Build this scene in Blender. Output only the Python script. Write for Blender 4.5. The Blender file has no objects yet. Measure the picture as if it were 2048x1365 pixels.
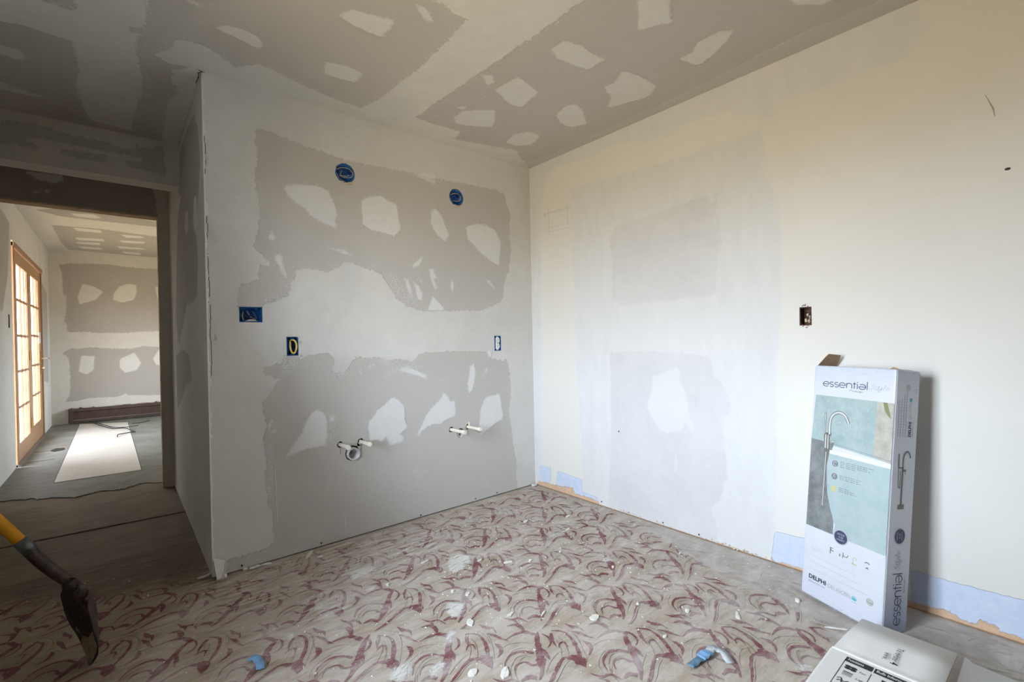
import bpy, bmesh, math, random
import numpy as np
from mathutils import Vector, Matrix, Quaternion

random.seed(7); rng = np.random.default_rng(7)
sc = bpy.context.scene
col = sc.collection

# ------------------------------------------------------------------ camera
cam_d = bpy.data.cameras.new('camera'); cam = bpy.data.objects.new('camera', cam_d); col.objects.link(cam)
cam_d.sensor_width = 36.0; cam_d.lens = 935.68 / 2048 * 36.0; cam_d.clip_start = 0.02
_r = Vector((0.76447828, -0.64434497, -0.01981234)); _u = Vector((0.0176483, -0.00980308, 0.9997962)); _f = Vector((0.64440787, 0.76467213, -0.00387735))
cam.matrix_world = Matrix(((_r.x, _u.x, -_f.x, -2.452), (_r.y, _u.y, -_f.y, -2.6627), (_r.z, _u.z, -_f.z, 1.1269), (0, 0, 0, 1)))
sc.camera = cam

# ------------------------------------------------------------------ world, daylight, exposure
sc.view_settings.view_transform = 'Standard'; sc.view_settings.look = 'None'
sc.view_settings.exposure = 2.64; sc.view_settings.gamma = 1.0; sc.view_settings.use_curve_mapping = False
sc.cycles.max_bounces = 14; sc.cycles.diffuse_bounces = 10; sc.cycles.transparent_max_bounces = 12
sc.cycles.use_denoising = True
sc.cycles.sample_clamp_indirect = 8.0

w = bpy.data.worlds.new('sky'); sc.world = w; w.use_nodes = True
nt = w.node_tree; nt.nodes.clear()
tc = nt.nodes.new('ShaderNodeTexCoord'); sx = nt.nodes.new('ShaderNodeSeparateXYZ'); mr = nt.nodes.new('ShaderNodeMapRange')
rp = nt.nodes.new('ShaderNodeValToRGB'); bg = nt.nodes.new('ShaderNodeBackground'); wo = nt.nodes.new('ShaderNodeOutputWorld')
nt.links.new(tc.outputs['Generated'], sx.inputs[0]); nt.links.new(sx.outputs['Z'], mr.inputs['Value'])
mr.inputs['From Min'].default_value = -1; mr.inputs['From Max'].default_value = 1
nt.links.new(mr.outputs[0], rp.inputs[0]); nt.links.new(rp.outputs[0], bg.inputs[0]); nt.links.new(bg.outputs[0], wo.inputs[0])
cr = rp.color_ramp
cr.elements[0].position = 0.0; cr.elements[0].color = (0.20, 0.155, 0.085, 1)
cr.elements[1].position = 1.0; cr.elements[1].color = (0.76, 0.88, 1.06, 1)
e = cr.elements.new(0.475); e.color = (0.37, 0.30, 0.19, 1)
e = cr.elements.new(0.53); e.color = (0.875, 0.945, 1.05, 1)
bg.inputs['Strength'].default_value = SKY = 9.0

def portal(name, loc, sx_, sy_, direction):
    l = bpy.data.lights.new(name, 'AREA'); l.shape = 'RECTANGLE'; l.size = sx_; l.size_y = sy_
    l.cycles.is_portal = True
    o = bpy.data.objects.new(name, l); col.objects.link(o); o.location = loc
    o.rotation_euler = Vector(direction).to_track_quat('-Z', 'Y').to_euler()
    return o
# daylight comes through real openings: the bathroom window in the left wall, the glazed doors and a window of the far room
WIN = dict(y0=-1.95, y1=-1.05, z0=0.72, z1=2.08)
FWIN = dict(y0=4.6, y1=5.4, z0=0.8, z1=1.8)
portal('window_portal', (-3.27, (WIN['y0'] + WIN['y1']) / 2, (WIN['z0'] + WIN['z1']) / 2), WIN['y1'] - WIN['y0'], WIN['z1'] - WIN['z0'], (1, 0, 0))
portal('glazed_door_portal', (-3.27, 4.72, 1.08), 1.9, 1.9, (1, 0, 0))
portal('far_window_portal', (0.37, (FWIN['y0'] + FWIN['y1']) / 2, (FWIN['z0'] + FWIN['z1']) / 2), FWIN['y1'] - FWIN['y0'], FWIN['z1'] - FWIN['z0'], (-1, 0, 0))

# ------------------------------------------------------------------ measured outlines on the surfaces, in millimetres on each plane
D = {"vw_paper":[[[-1892,2219],[-1878,2238],[-1850,2230],[-1808,2231],[-1742,2217],[-1679,2201],[-1575,2191],[-1435,2176],[-1317,2174],[-1223,2180],[-1091,2188],[-934,2190
],[-803,2191],[-645,2203],[-475,2208],[-341,2213],[-257,2199],[-240,2140],[-203,2053],[-217,1903],[-200,1793],[-224,1642],[-264,1565],[-291,1417],[-385,1370],[-497,1332
],[-625,1335],[-785,1325],[-954,1321],[-1059,1349],[-1126,1391],[-1174,1459],[-1212,1514],[-1237,1537],[-1284,1557],[-1360,1574],[-1404,1591],[-1448,1595],[-1477,1564
],[-1548,1522],[-1588,1532],[-1680,1533],[-1714,1522],[-1719,1482],[-1745,1461],[-1741,1414],[-1759,1381],[-1808,1352],[-1868,1340],[-1878,1309],[-1986,1301],[-1989,1351
],[-1975,1426],[-1935,1439],[-1896,1457],[-1887,1534],[-1829,1534],[-1868,1587],[-1904,1609],[-1913,1634],[-1896,1687],[-1882,1791],[-1885,1880],[-1898,1942],[-1901,2018
],[-1888,2097],[-1893,2147]],[[-1703,1033],[-1651,1058],[-1611,1068],[-1541,1065],[-1522,1025],[-1535,961],[-1461,948],[-1431,998],[-1389,1043],[-1311,1034],[-1258,1031
],[-1217,1012],[-1107,1019],[-1036,991],[-985,1039],[-949,1048],[-780,1052],[-627,1047],[-452,1038],[-417,997],[-363,981],[-307,971],[-265,976],[-247,927],[-234,845
],[-229,689],[-255,610],[-243,531],[-226,406],[-210,303],[-188,195],[-200,93],[-178,2],[-60,-143],[-1274,-147],[-2063,-122],[-2062,21],[-2053,72],[-2006,69],[-1939,73
],[-1869,78],[-1840,108],[-1856,164],[-1847,240],[-1870,297],[-1876,350],[-1886,430],[-1873,505],[-1883,571],[-1888,649],[-1869,711],[-1884,764],[-1890,803],[-1878,840
],[-1854,864],[-1805,938],[-1840,954],[-1886,983],[-1874,1008],[-1839,1014],[-1798,1022],[-1778,1063],[-1733,1072],[-1708,1061]]],"vw_patch":[[[-1772,1948],[-1735,1977
],[-1671,1992],[-1579,1999],[-1530,1978],[-1514,1944],[-1493,1894],[-1482,1853],[-1500,1822],[-1484,1771],[-1542,1788],[-1622,1818],[-1661,1858],[-1711,1885]],[[-1345,1963
],[-1290,1993],[-1220,2015],[-1179,1992],[-1113,1973],[-1108,1912],[-1093,1827],[-1134,1778],[-1215,1789],[-1288,1795],[-1336,1823],[-1341,1890]],[[-876,1981],[-838,1993
],[-790,1952],[-764,1882],[-734,1836],[-774,1784],[-831,1824],[-878,1883]],[[-602,1905],[-525,1943],[-438,1949],[-348,1922],[-295,1838],[-306,1745],[-318,1664],[-400,1693
],[-487,1744],[-538,1791],[-592,1827]],[[-1844,1693],[-1825,1717],[-1811,1677],[-1838,1663]],[[-1818,1587],[-1801,1599],[-1782,1591],[-1778,1557],[-1759,1479],[-1777,1475
],[-1793,1529],[-1816,1561]],[[-1025,1600],[-945,1677],[-946,1642],[-972,1608],[-1015,1594]],[[-900,1598],[-870,1597],[-849,1553],[-834,1541],[-864,1532],[-843,1478
],[-851,1451],[-887,1524]],[[-1017,1509],[-975,1480],[-948,1424],[-952,1385],[-988,1396],[-997,1453]],[[-1079,1533],[-1045,1507],[-1022,1436],[-1026,1407],[-1057,1450]
],[[-984,1562],[-960,1519],[-939,1488],[-960,1500]],[[-729,1534],[-710,1495],[-723,1454],[-738,1483]],[[-461,1566],[-403,1549],[-350,1494],[-382,1500]],[[-874,1420
],[-804,1357],[-777,1325],[-917,1321]],[[-933,2209],[-841,2216],[-835,2145],[-898,2165],[-988,2178]],[[-1545,1656],[-1446,1658],[-1403,1628],[-1447,1630],[-1489,1645]
],[[-1789,523],[-1763,564],[-1724,616],[-1698,655],[-1679,699],[-1652,742],[-1618,760],[-1583,739],[-1565,684],[-1567,615],[-1576,555],[-1675,554],[-1739,538]],[[-1551,719
],[-1526,718],[-1524,687],[-1551,685]],[[-1331,654],[-1303,671],[-1271,721],[-1223,746],[-1189,779],[-1156,785],[-1114,750],[-1091,701],[-1092,638],[-1076,589],[-1101,571
],[-1128,556],[-1102,531],[-1112,501],[-1189,495],[-1208,519],[-1220,558],[-1244,519],[-1275,542],[-1322,537]],[[-1015,521],[-970,597],[-951,637],[-895,695],[-837,738
],[-806,784],[-779,759],[-756,723],[-717,719],[-719,618],[-775,605],[-841,574],[-879,585],[-953,563],[-1004,519]],[[-516,583],[-506,642],[-478,702],[-446,724],[-378,729
],[-341,733],[-324,687],[-321,632],[-299,575],[-323,541],[-384,520],[-452,479],[-510,459],[-526,532]],[[-1126,958],[-1067,974],[-998,938],[-938,909],[-924,889],[-946,887
],[-1017,914],[-1102,941]],[[-592,949],[-558,961],[-542,901],[-552,849],[-571,781],[-605,760],[-616,819],[-603,870]],[[-434,1055],[-406,1061],[-399,1011],[-426,990
],[-439,1027]],[[-455,921],[-428,926],[-464,886],[-482,873]],[[-1321,987],[-1284,997],[-1281,985],[-1318,975]],[[-1379,972],[-1367,977],[-1362,942],[-1371,942]],[[-1866,710
],[-1847,739],[-1842,728],[-1867,664]],[[-1853,677],[-1834,685],[-1824,673],[-1844,660]]],"vw_smear":[[[-1522,1042],[-1431,1038],[-1456,956],[-1491,916],[-1525,885
],[-1535,961]],[[-1232,907],[-1169,954],[-1119,973],[-1119,945],[-1153,938]],[[-1280,1020],[-1118,1007],[-962,959],[-1119,936]],[[-1172,1551],[-1056,1466],[-971,1352
],[-1059,1368],[-1141,1445]],[[-1879,1355],[-1796,1384],[-1745,1467],[-1730,1441],[-1796,1345]],[[-1878,583],[-1844,629],[-1850,319],[-1874,324]],[[-1557,691],[-1526,688
],[-1537,576],[-1556,579]],[[-970,2189],[-725,2190],[-842,2143]],[[-1802,1082],[-1703,1071],[-1730,986],[-1804,951]]],"rw_comp":[[[-433,2180],[-781,2167],[-1045,2151
],[-1267,2139],[-1528,2149],[-1697,2148],[-1714,2034],[-1716,1894],[-1771,1760],[-1779,1604],[-1774,1292],[-1757,1050],[-1748,806],[-1742,561],[-1734,314],[-1726,150
],[-1704,34],[-1606,-76],[-1184,-85],[-545,-86],[-481,53],[-479,349],[-465,695],[-437,1044],[-432,1395],[-425,1853]],[[1,2471],[-694,2461],[-1386,2467],[-1789,2453
],[-2069,2457],[-2285,2453],[-2314,2313],[-2267,2237],[-2102,2230],[-1972,2227],[-1792,2248],[-1780,2169],[-1693,2189],[-1646,2227],[-1520,2293],[-1383,2310],[-1264,2320
],[-1217,2280],[-1069,2296],[-793,2363],[-649,2337],[-471,2358],[-276,2363],[-198,2338],[-159,2255],[-109,2024],[-103,1421],[-97,815],[-76,281],[-66,127],[-12,-20
],[3,268],[3,1429]]],"rw_lilac":[[[-759,1759],[-801,1832],[-1059,1856],[-1255,1876],[-1409,1881],[-1475,1878],[-1463,1796],[-1483,1712],[-1487,1631],[-1466,1529],[-1449,1343
],[-1149,1334],[-828,1326],[-774,1369],[-772,1627]],[[-742,1029],[-1042,1038],[-1415,1016],[-1430,914],[-1481,863],[-1514,786],[-1518,707],[-1488,518],[-1498,361
],[-1456,245],[-1399,176],[-1442,80],[-1423,-62],[-695,-78],[-712,108],[-735,392],[-743,719]]],"rw_patch":[[[-1059,882],[-1107,905],[-1173,925],[-1212,947],[-1236,922
],[-1229,876],[-1271,793],[-1287,682],[-1326,591],[-1291,592],[-1261,636],[-1242,585],[-1149,561],[-1093,577],[-1033,654],[-1014,712],[-1050,791]],[[-1192,440],[-1204,436
],[-1203,340],[-1193,330]],[[-1425,1871],[-1453,1878],[-1464,1849],[-1436,1834]],[[-1443,1746],[-1465,1768],[-1450,1691]],[[-1300,1048],[-1415,1035],[-1443,1008],[-1358,1015]
],[[-1478,703],[-1523,708],[-1501,521],[-1480,517]],[[-1477,357],[-1512,377],[-1496,228],[-1469,221]],[[-1999,2198],[-2032,2200],[-2043,2173],[-2028,2142],[-2006,2162]]],"rw_blue":[[[-56,159
],[-175,160],[-172,66],[-118,31],[-48,58]],[[-242,155],[-479,140],[-477,56],[-614,48],[-616,-66],[-409,-52],[-223,29]],[[-1729,158],[-1860,162],[-1891,144],[-1887,-67
],[-1703,-16]],[[-2244,159],[-2361,154],[-2569,160],[-2567,-28],[-2241,-90]]],"rw_wood":[[[-30,35],[-161,41],[-265,46],[-388,63],[-411,26],[-548,32],[-622,23],[-620,-65
],[-17,-38]],[[-1054,0],[-1279,3],[-1478,5],[-1595,7],[-1606,-38],[-1053,-43]],[[-1749,15],[-1847,16],[-1919,15],[-1918,-31],[-1748,-24]],[[-2231,29],[-2286,27],[-2352,36
],[-2394,20],[-2428,16],[-2445,42],[-2475,37],[-2494,24],[-2567,22],[-2567,-45],[-2230,-54]]],"rw_orange":[[[-1635,1631],[-1635,1629],[-1636,1629]]],"ce_comp":[[[-1355,-241
],[-1343,-400],[-1321,-700],[-1332,-1091],[-1417,-1091],[-1458,-1101],[-1547,-1104],[-1040,-1542],[-1040,-1468],[-1047,-1175],[-1066,-793],[-1095,-210],[-941,-207
],[-779,-220],[-753,-101],[-431,-178],[-322,-208],[-22,-21],[63,49],[-199,112],[-1040,90],[-1654,74],[-2121,62],[-2159,-15],[-2243,15],[-2310,-34],[-2244,-132],[-2242,-217
],[-2173,-241],[-2128,-246],[-2075,-205],[-2004,-137],[-1919,-239],[-1851,-221],[-1738,-182],[-1590,-144],[-1393,-128]],[[-2808,-154],[-2671,-264],[-2660,-177],[-2612,-182
],[-2556,-184],[-2549,-222],[-2561,-352],[-2345,-524],[-2343,-430],[-2343,-223],[-2394,-202],[-2383,-155],[-2348,-167],[-2367,-100],[-2366,-27],[-2352,76],[-2332,244
],[-2332,453],[-2344,535],[-2365,991],[-2530,954],[-2558,891],[-2571,759],[-2584,650],[-2586,535],[-2572,351],[-2570,214],[-2583,71],[-2646,70],[-2703,55],[-2842,71]
],[[-2230,66],[-2142,-39],[-2119,-15],[-2131,1171],[-2218,1040],[-2219,698],[-2226,416],[-2186,295],[-2204,224],[-2230,204],[-2226,117]]],"ce_patch":[[[-2122,-406
],[-2084,-455],[-2023,-465],[-1974,-454],[-1944,-422],[-1944,-355],[-2006,-373],[-2075,-391]],[[-1752,-788],[-1722,-862],[-1657,-878],[-1563,-908],[-1551,-859],[-1556,-773
],[-1619,-764],[-1686,-771]],[[-1670,-373],[-1686,-448],[-1607,-475],[-1507,-458],[-1513,-358],[-1583,-343],[-1655,-342]],[[-902,-1612],[-804,-1691],[-729,-1646],[-651,-1612
],[-684,-1567],[-721,-1489]],[[-930,-1165],[-923,-1251],[-830,-1271],[-767,-1261],[-666,-1267],[-662,-1165],[-741,-1145],[-849,-1133]],[[-395,-1490],[-391,-1557],[-443,-1609
],[-441,-1710],[-396,-1754],[-331,-1675],[-289,-1589],[-270,-1516]],[[-478,-1107],[-469,-1174],[-532,-1268],[-418,-1290],[-265,-1292],[-205,-1191],[-281,-977],[-364,-1067]
],[[-912,-737],[-906,-833],[-901,-906],[-799,-886],[-712,-862],[-697,-774],[-674,-686],[-749,-665],[-833,-702]],[[-915,-349],[-919,-445],[-859,-507],[-780,-568],[-700,-476
],[-656,-385],[-790,-308],[-860,-287]],[[-460,-741],[-496,-847],[-472,-901],[-382,-877],[-226,-776],[-274,-680],[-372,-688]],[[-450,-266],[-486,-400],[-429,-480],[-333,-481
],[-290,-337],[-365,-259]],[[-481,-1982],[-359,-2079],[-273,-2080],[-272,-2045],[-360,-1975]],[[-1544,-1039],[-1504,-1047],[-1436,-1001],[-1452,-976],[-1495,-999]
],[[-971,-456],[-930,-510],[-916,-455]],[[-1052,-804],[-1007,-839],[-956,-793],[-966,-744]],[[-918,-589],[-904,-705],[-900,-643]],[[-2863,304],[-2817,290],[-2757,287
],[-2742,358],[-2777,396],[-2829,380],[-2872,369]],[[-2916,669],[-2870,694],[-2773,747],[-2710,761],[-2777,794],[-2883,791],[-2929,757]],[[-2253,-566],[-2204,-534
],[-2161,-513],[-2201,-509],[-2265,-525]]],"ce_ridge":[[[-110,-19],[-56,-334],[-70,-625],[-65,-884],[-68,-1083],[-84,-1285],[-88,-1473],[-105,-1646],[-122,-1735],[-126,-1813
],[-136,-1909],[-140,-1978],[-112,-2053],[-116,-2115],[-112,-2180],[-128,-2246],[-20,-2333],[0,-2276],[-1,-1875],[1,-1385],[9,-686],[57,53]]],"hd_paper":[[[-2946,2351
],[-2920,2352],[-2892,2382],[-2828,2388],[-2717,2388],[-2707,2377],[-2621,2365],[-2526,2368],[-2444,2353],[-2370,2346],[-2346,2363],[-2340,2394],[-2323,2372],[-2299,2374
],[-2262,2383],[-2231,2414],[-2207,2405],[-2199,2306],[-2191,2215],[-2241,2227],[-2360,2239],[-2389,2240],[-2392,2273],[-2318,2279],[-2312,2314],[-2417,2308],[-2478,2308
],[-2581,2312],[-2767,2313],[-2824,2305],[-2822,2282],[-2768,2279],[-2768,2255],[-2849,2248],[-2921,2246],[-2948,2249]],[[-2684,2275],[-2484,2285],[-2474,2258],[-2501,2237
],[-2582,2240],[-2690,2250]]],"hd_yellow":[[[-2944,2488],[-2917,2480],[-2730,2477],[-2525,2473],[-2327,2465],[-2187,2464],[-2187,2445],[-2327,2439],[-2525,2444],[-2731,2446
],[-2918,2450],[-2945,2455]]],"rt_paper":[[[990,2384],[671,2393],[299,2359],[162,2218],[118,2028],[220,1878],[329,1718],[272,1576],[343,1399],[522,1374],[820,1384
],[1009,1294],[1368,1134],[1546,1318],[1357,1801],[1174,2141]],[[1609,1053],[1110,1100],[775,1071],[651,926],[977,876],[1247,757],[1587,654]]],"rt_patch":[[[376,1929
],[293,1922],[256,1783],[370,1725],[440,1821]],[[819,1936],[685,1931],[652,1836],[767,1783],[862,1862]],[[1352,2133],[1020,2103],[1164,2038],[1303,2035]]],"dw_paper":[[[-3166,2600
],[-3034,2469],[-2236,2430],[-2201,2280],[-2198,2123],[-2241,2148],[-3040,2146],[-3173,2174]]],"dw_patch":[[[-2924,2359],[-2732,2358],[-2725,2323],[-2772,2300],[-2871,2308]
],[[-2883,2222],[-2853,2228],[-2853,2214],[-2878,2209]],[[-2828,2240],[-2808,2243],[-2806,2223],[-2823,2219]]],"fb_paper":[[[-3093,2344],[-2976,2376],[-2602,2398
],[-2309,2378],[-2129,2370],[-1751,2377],[-1769,1374],[-2147,1368],[-2327,1346],[-2720,1348],[-2786,1364],[-3017,1365],[-3016,1447],[-3038,1511],[-3019,1684],[-3016,1899
],[-3046,1919],[-3057,2218]],[[-3077,1051],[-2982,1123],[-2903,1110],[-2757,1128],[-2641,1114],[-2296,1093],[-2151,1131],[-1774,1102],[-1788,322],[-2344,373],[-2361,409
],[-2450,360],[-2786,370],[-2884,346],[-3058,332],[-3009,434],[-2992,562],[-3001,951],[-3031,1017]]],"fb_patch":[[[-2838,2082],[-2724,2056],[-2609,1973],[-2695,1847
],[-2875,1774],[-2898,1883]],[[-2491,1945],[-2420,2062],[-2313,2114],[-2215,2097],[-2208,1982],[-2246,1864],[-2389,1818],[-2492,1855]],[[-1976,2087],[-1853,2095],[-1839,1761
],[-1925,1758]],[[-2873,1011],[-2723,994],[-2738,785],[-2813,724],[-2906,773],[-2882,924]],[[-2431,938],[-2252,1034],[-2174,869],[-2230,756],[-2373,723],[-2433,813]
],[[-2025,932],[-1938,1083],[-1852,1044],[-1857,782],[-1989,836]]],"fc_paper":[[[-3006,4810],[-2602,4732],[-2298,4817],[-2016,4862],[-1918,6662],[-2567,6612],[-2973,6557
],[-3008,5990]],[[-3069,4079],[-2791,3772],[-2314,3871],[-2063,4004],[-2048,4267],[-2630,4282],[-2910,4265]]],"fc_patch":[[[-2807,4053],[-2621,3975],[-2564,4111],[-2627,4181
],[-2777,4169]],[[-2830,4823],[-2583,4820],[-2576,4997],[-2800,5018]],[[-2845,5491],[-2572,5421],[-2564,5592],[-2831,5670]],[[-2862,5834],[-2614,5736],[-2618,5929
],[-2834,5963]],[[-2855,6171],[-2611,6164],[-2594,6320],[-2815,6345]],[[-2409,4974],[-2203,4959],[-2152,5059],[-2339,5155]],[[-2409,5394],[-2142,5336],[-2162,5500
],[-2384,5559]],[[-2433,5880],[-2176,5867],[-2105,5988],[-2407,6066]],[[-2380,6306],[-2162,6339],[-2157,6524],[-2352,6513]]],"zc":2.538,"fl_strip":[[[14,8],[16,-534
],[-3,-760],[-58,-916],[-155,-1217],[-295,-1546],[-343,-1687],[-331,-1810],[-358,-1936],[-383,-2019],[-572,-2177],[-369,-2794],[30,-2613],[2,-1836],[-2,-636]]],"fl_splat":[[[-1166,-593
],[-1100,-578],[-1064,-641],[-1106,-700],[-1178,-739],[-1236,-739],[-1219,-667]],[[-1389,-930],[-1337,-993],[-1380,-1038],[-1435,-1048],[-1429,-993]],[[-1498,-1109
],[-1457,-1117],[-1516,-1173],[-1545,-1166]],[[-1738,-1153],[-1687,-1165],[-1705,-1216],[-1758,-1230],[-1778,-1197]],[[-1654,-1245],[-1604,-1229],[-1591,-1251],[-1622,-1273
],[-1666,-1282]],[[-722,-2059],[-670,-2080],[-667,-2102],[-704,-2098],[-734,-2071]],[[-1977,-700],[-1950,-703],[-1949,-745],[-1971,-746]],[[-1594,-579],[-1559,-593
],[-1589,-624],[-1615,-612]],[[-1601,-385],[-1491,-397],[-1499,-458],[-1620,-465]],[[-584,-1127],[-529,-1148],[-573,-1166],[-612,-1159]]],"fl_dust":[[[-1650,77],[-1269,4
],[-918,-220],[-1104,-510],[-1522,-554],[-1765,-452],[-1793,-243]],[[-2088,26],[-1711,48],[-1720,-310],[-1956,-542],[-2162,-491]],[[-1915,-374],[-1646,-502],[-1691,-732
],[-1923,-706]],[[-942,-739],[-787,-802],[-930,-1030],[-1078,-1019]]],"hall":[[[-3495,1970],[-3019,1529],[-2742,1322],[-2318,1031],[-1919,823],[-2090,166],[-2115,64
],[-2106,-96],[-2302,82],[-2533,159],[-2967,445],[-3185,567]]],"fl_swept_shade":[[[-3231,1138],[-2080,86],[-2185,-100],[-2323,-257],[-2423,-418],[-2517,-600],[-2601,-1015
],[-2988,-676]]],"jag":[[-3191,2455],[-3136,2417],[-2998,2331],[-2969,2348],[-2927,2264],[-2860,2260],[-2717,2140],[-2663,2165],[-2578,2197],[-2489,2145],[-2428,2137
],[-2382,2179],[-2333,2222],[-2270,2197],[-2191,2140]],"panel":[[-2876,2760],[-2308,2739],[-2359,6099],[-2923,6690]],"hole":[[-3022,4608],[-2978,4665],[-2949,4535
],[-2956,4350],[-2996,4358]],"fx":{"box2":[-1935,1279],"box1":[-1739,1115],"outlet":[-351,1100],"rb1":[-1437,2101],"rb2":[-680,2094],"rb1l":[-1491,2090],"rb1r":[-1381,2113],"rb1t":[-1436,2162],"rb1b":[-1432,2039],"rb2l":[-732,2085],"rb2r":[-618,2105],"rb2t":[-674,2159],"rb2b":[-681,2039],"box2l":[-1986,1281],"box2r":[-1881,1278],"box2t":[-1937,1317],"box2b":[-1938,1239],"box1l":[-1769,1116],"box1r":[-1709,1114],"box1t":[-1739,1163],"box1b":[-1741,1062],"outl":[-374,1100],"outr":[-313,1099],"outt":[-345,1154],"outb":[-347,1045],"p1":[-1501,545],"p2":[-1379,549],"p3":[-753,529],"p4":[-619,527],"dr1":[-1431,488],"dr1l":[-1463,493],"dr1r":[-1389,481],"dr2":[-682,498],"dr2l":[-706,502],"dr2r":[-649,487],"wb":[-1878,1207],"wbl":[-1855,1208],"wbr":[-1901,1205],"wbt":[-1879,1251],"wbb":[-1877,1162],"mark":[-2531,1703],"gou":[-2497,1931]}}

FX = {k: (v[0] / 1000, v[1] / 1000) for k, v in D['fx'].items()}
H = 2.44; W = 2.122; ZC = D['zc']
YH0, YH1, ZH = 1.06, 1.21, 2.166          # dropped beam
YD0, YD1 = 1.95, 2.07                     # wall with the doorway
XJ, ZO = -2.192, 2.145                    # right jamb, head of the doorway
XL = -3.2                                 # outer wall

# ------------------------------------------------------------------ helpers
def tag(o, label=None, cat=None, group=None, kind=None):
    if label: o['label'] = label
    if cat: o['category'] = cat
    if group: o['group'] = group
    if kind: o['kind'] = kind
    return o

def mesh_obj(name, verts, faces, mat=None, parent=None, smooth=False):
    me = bpy.data.meshes.new(name); me.from_pydata([tuple(map(float, v)) for v in verts], [], [tuple(map(int, f)) for f in faces]); me.update()
    if mat: me.materials.append(mat)
    if smooth: me.polygons.foreach_set('use_smooth', [True] * len(me.polygons))
    o = bpy.data.objects.new(name, me); col.objects.link(o)
    if parent: o.parent = parent
    return o

def bm_obj(name, bm, mat=None, parent=None, smooth=False):
    me = bpy.data.meshes.new(name); bm.to_mesh(me); bm.free()
    if mat: me.materials.append(mat)
    if smooth: me.polygons.foreach_set('use_smooth', [True] * len(me.polygons))
    o = bpy.data.objects.new(name, me); col.objects.link(o)
    if parent: o.parent = parent
    return o

def empty(name, loc=(0, 0, 0), mat=None):
    o = bpy.data.objects.new(name, None); col.objects.link(o); o.empty_display_size = 0.05
    if mat is not None: o.matrix_world = mat
    else: o.location = loc
    return o

def add_box(bm, lo, hi, bevel=0.0):
    g = bmesh.ops.create_cube(bm, size=1.0)['verts']
    c = [(a + b) / 2 for a, b in zip(lo, hi)]; s = [abs(b - a) for a, b in zip(lo, hi)]
    for v in g: v.co = Vector((v.co.x * s[0] + c[0], v.co.y * s[1] + c[1], v.co.z * s[2] + c[2]))
    if bevel:
        es = list({e for v in g for e in v.link_edges})
        bmesh.ops.bevel(bm, geom=es, offset=bevel, segments=2, affect='EDGES', profile=0.5)

def box_obj(name, lo, hi, mat, parent=None, bevel=0.0):
    bm = bmesh.new(); add_box(bm, lo, hi, bevel); return bm_obj(name, bm, mat, parent)

def tube(bm, pts, r, n=8, cap=True):
    pts = [Vector(q) for q in pts]; rs = r if isinstance(r, (list, tuple)) else [r] * len(pts)
    rings = []; prev = None
    for i, q in enumerate(pts):
        d = (pts[min(i + 1, len(pts) - 1)] - pts[max(i - 1, 0)]).normalized()
        if prev is None:
            a = d.orthogonal().normalized()
        else:
            a = (prev - d * prev.dot(d)).normalized()
        prev = a; b = d.cross(a)
        rings.append([bm.verts.new(q + (a * math.cos(t) + b * math.sin(t)) * rs[i]) for t in [2 * math.pi * k / n for k in range(n)]])
    for A, B in zip(rings, rings[1:]):
        for k in range(n): bm.faces.new((A[k], A[(k + 1) % n], B[(k + 1) % n], B[k]))
    if cap:
        bm.faces.new(rings[0][::-1]); bm.faces.new(rings[-1])

def smooth_path(pts, n=6):
    P_ = [Vector(q) for q in pts]; out = []
    for i in range(len(P_) - 1):
        p0 = P_[max(i - 1, 0)]; p1 = P_[i]; p2 = P_[i + 1]; p3 = P_[min(i + 2, len(P_) - 1)]
        for k in range(n):
            t = k / n
            out.append(0.5 * ((2 * p1) + (p2 - p0) * t + (2 * p0 - 5 * p1 + 4 * p2 - p3) * t * t + (3 * p1 - p0 - 3 * p2 + p3) * t ** 3))
    out.append(P_[-1]); return out

# ---- signed distances, used to lay compound, paper and paint on the plaster
def sdf(pts, polys):
    pts = np.asarray(pts, float); best = np.full(len(pts), 9.0)
    for poly in polys:
        a = np.asarray(poly, float) / 1000.0
        lo, hi = a.min(0) - 0.12, a.max(0) + 0.12
        idx = np.where(((pts >= lo) & (pts <= hi)).all(1))[0]
        if not len(idx): continue
        q = pts[idx]; d2 = np.full(len(q), 1e9); ins = np.zeros(len(q), bool)
        for i in range(len(a)):
            s, t = a[i], a[(i + 1) % len(a)]
            ed = t - s; L = ed @ ed
            if L < 1e-12: continue
            h = np.clip(((q - s) @ ed) / L, 0, 1)
            d2 = np.minimum(d2, ((q - s - h[:, None] * ed) ** 2).sum(1))
            c = (s[1] > q[:, 1]) != (t[1] > q[:, 1])
            if ed[1] != 0: ins ^= c & (q[:, 0] < ed[0] * (q[:, 1] - s[1]) / ed[1] + s[0])
        d = np.sqrt(d2); d[ins] *= -1
        best[idx] = np.minimum(best[idx], d)
    return np.clip(best, -0.2, 0.2)

def set_attr(me, name, vals):
    at = me.attributes.new(name, 'FLOAT', 'POINT'); at.data.foreach_set('value', np.asarray(vals, np.float32))

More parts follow.
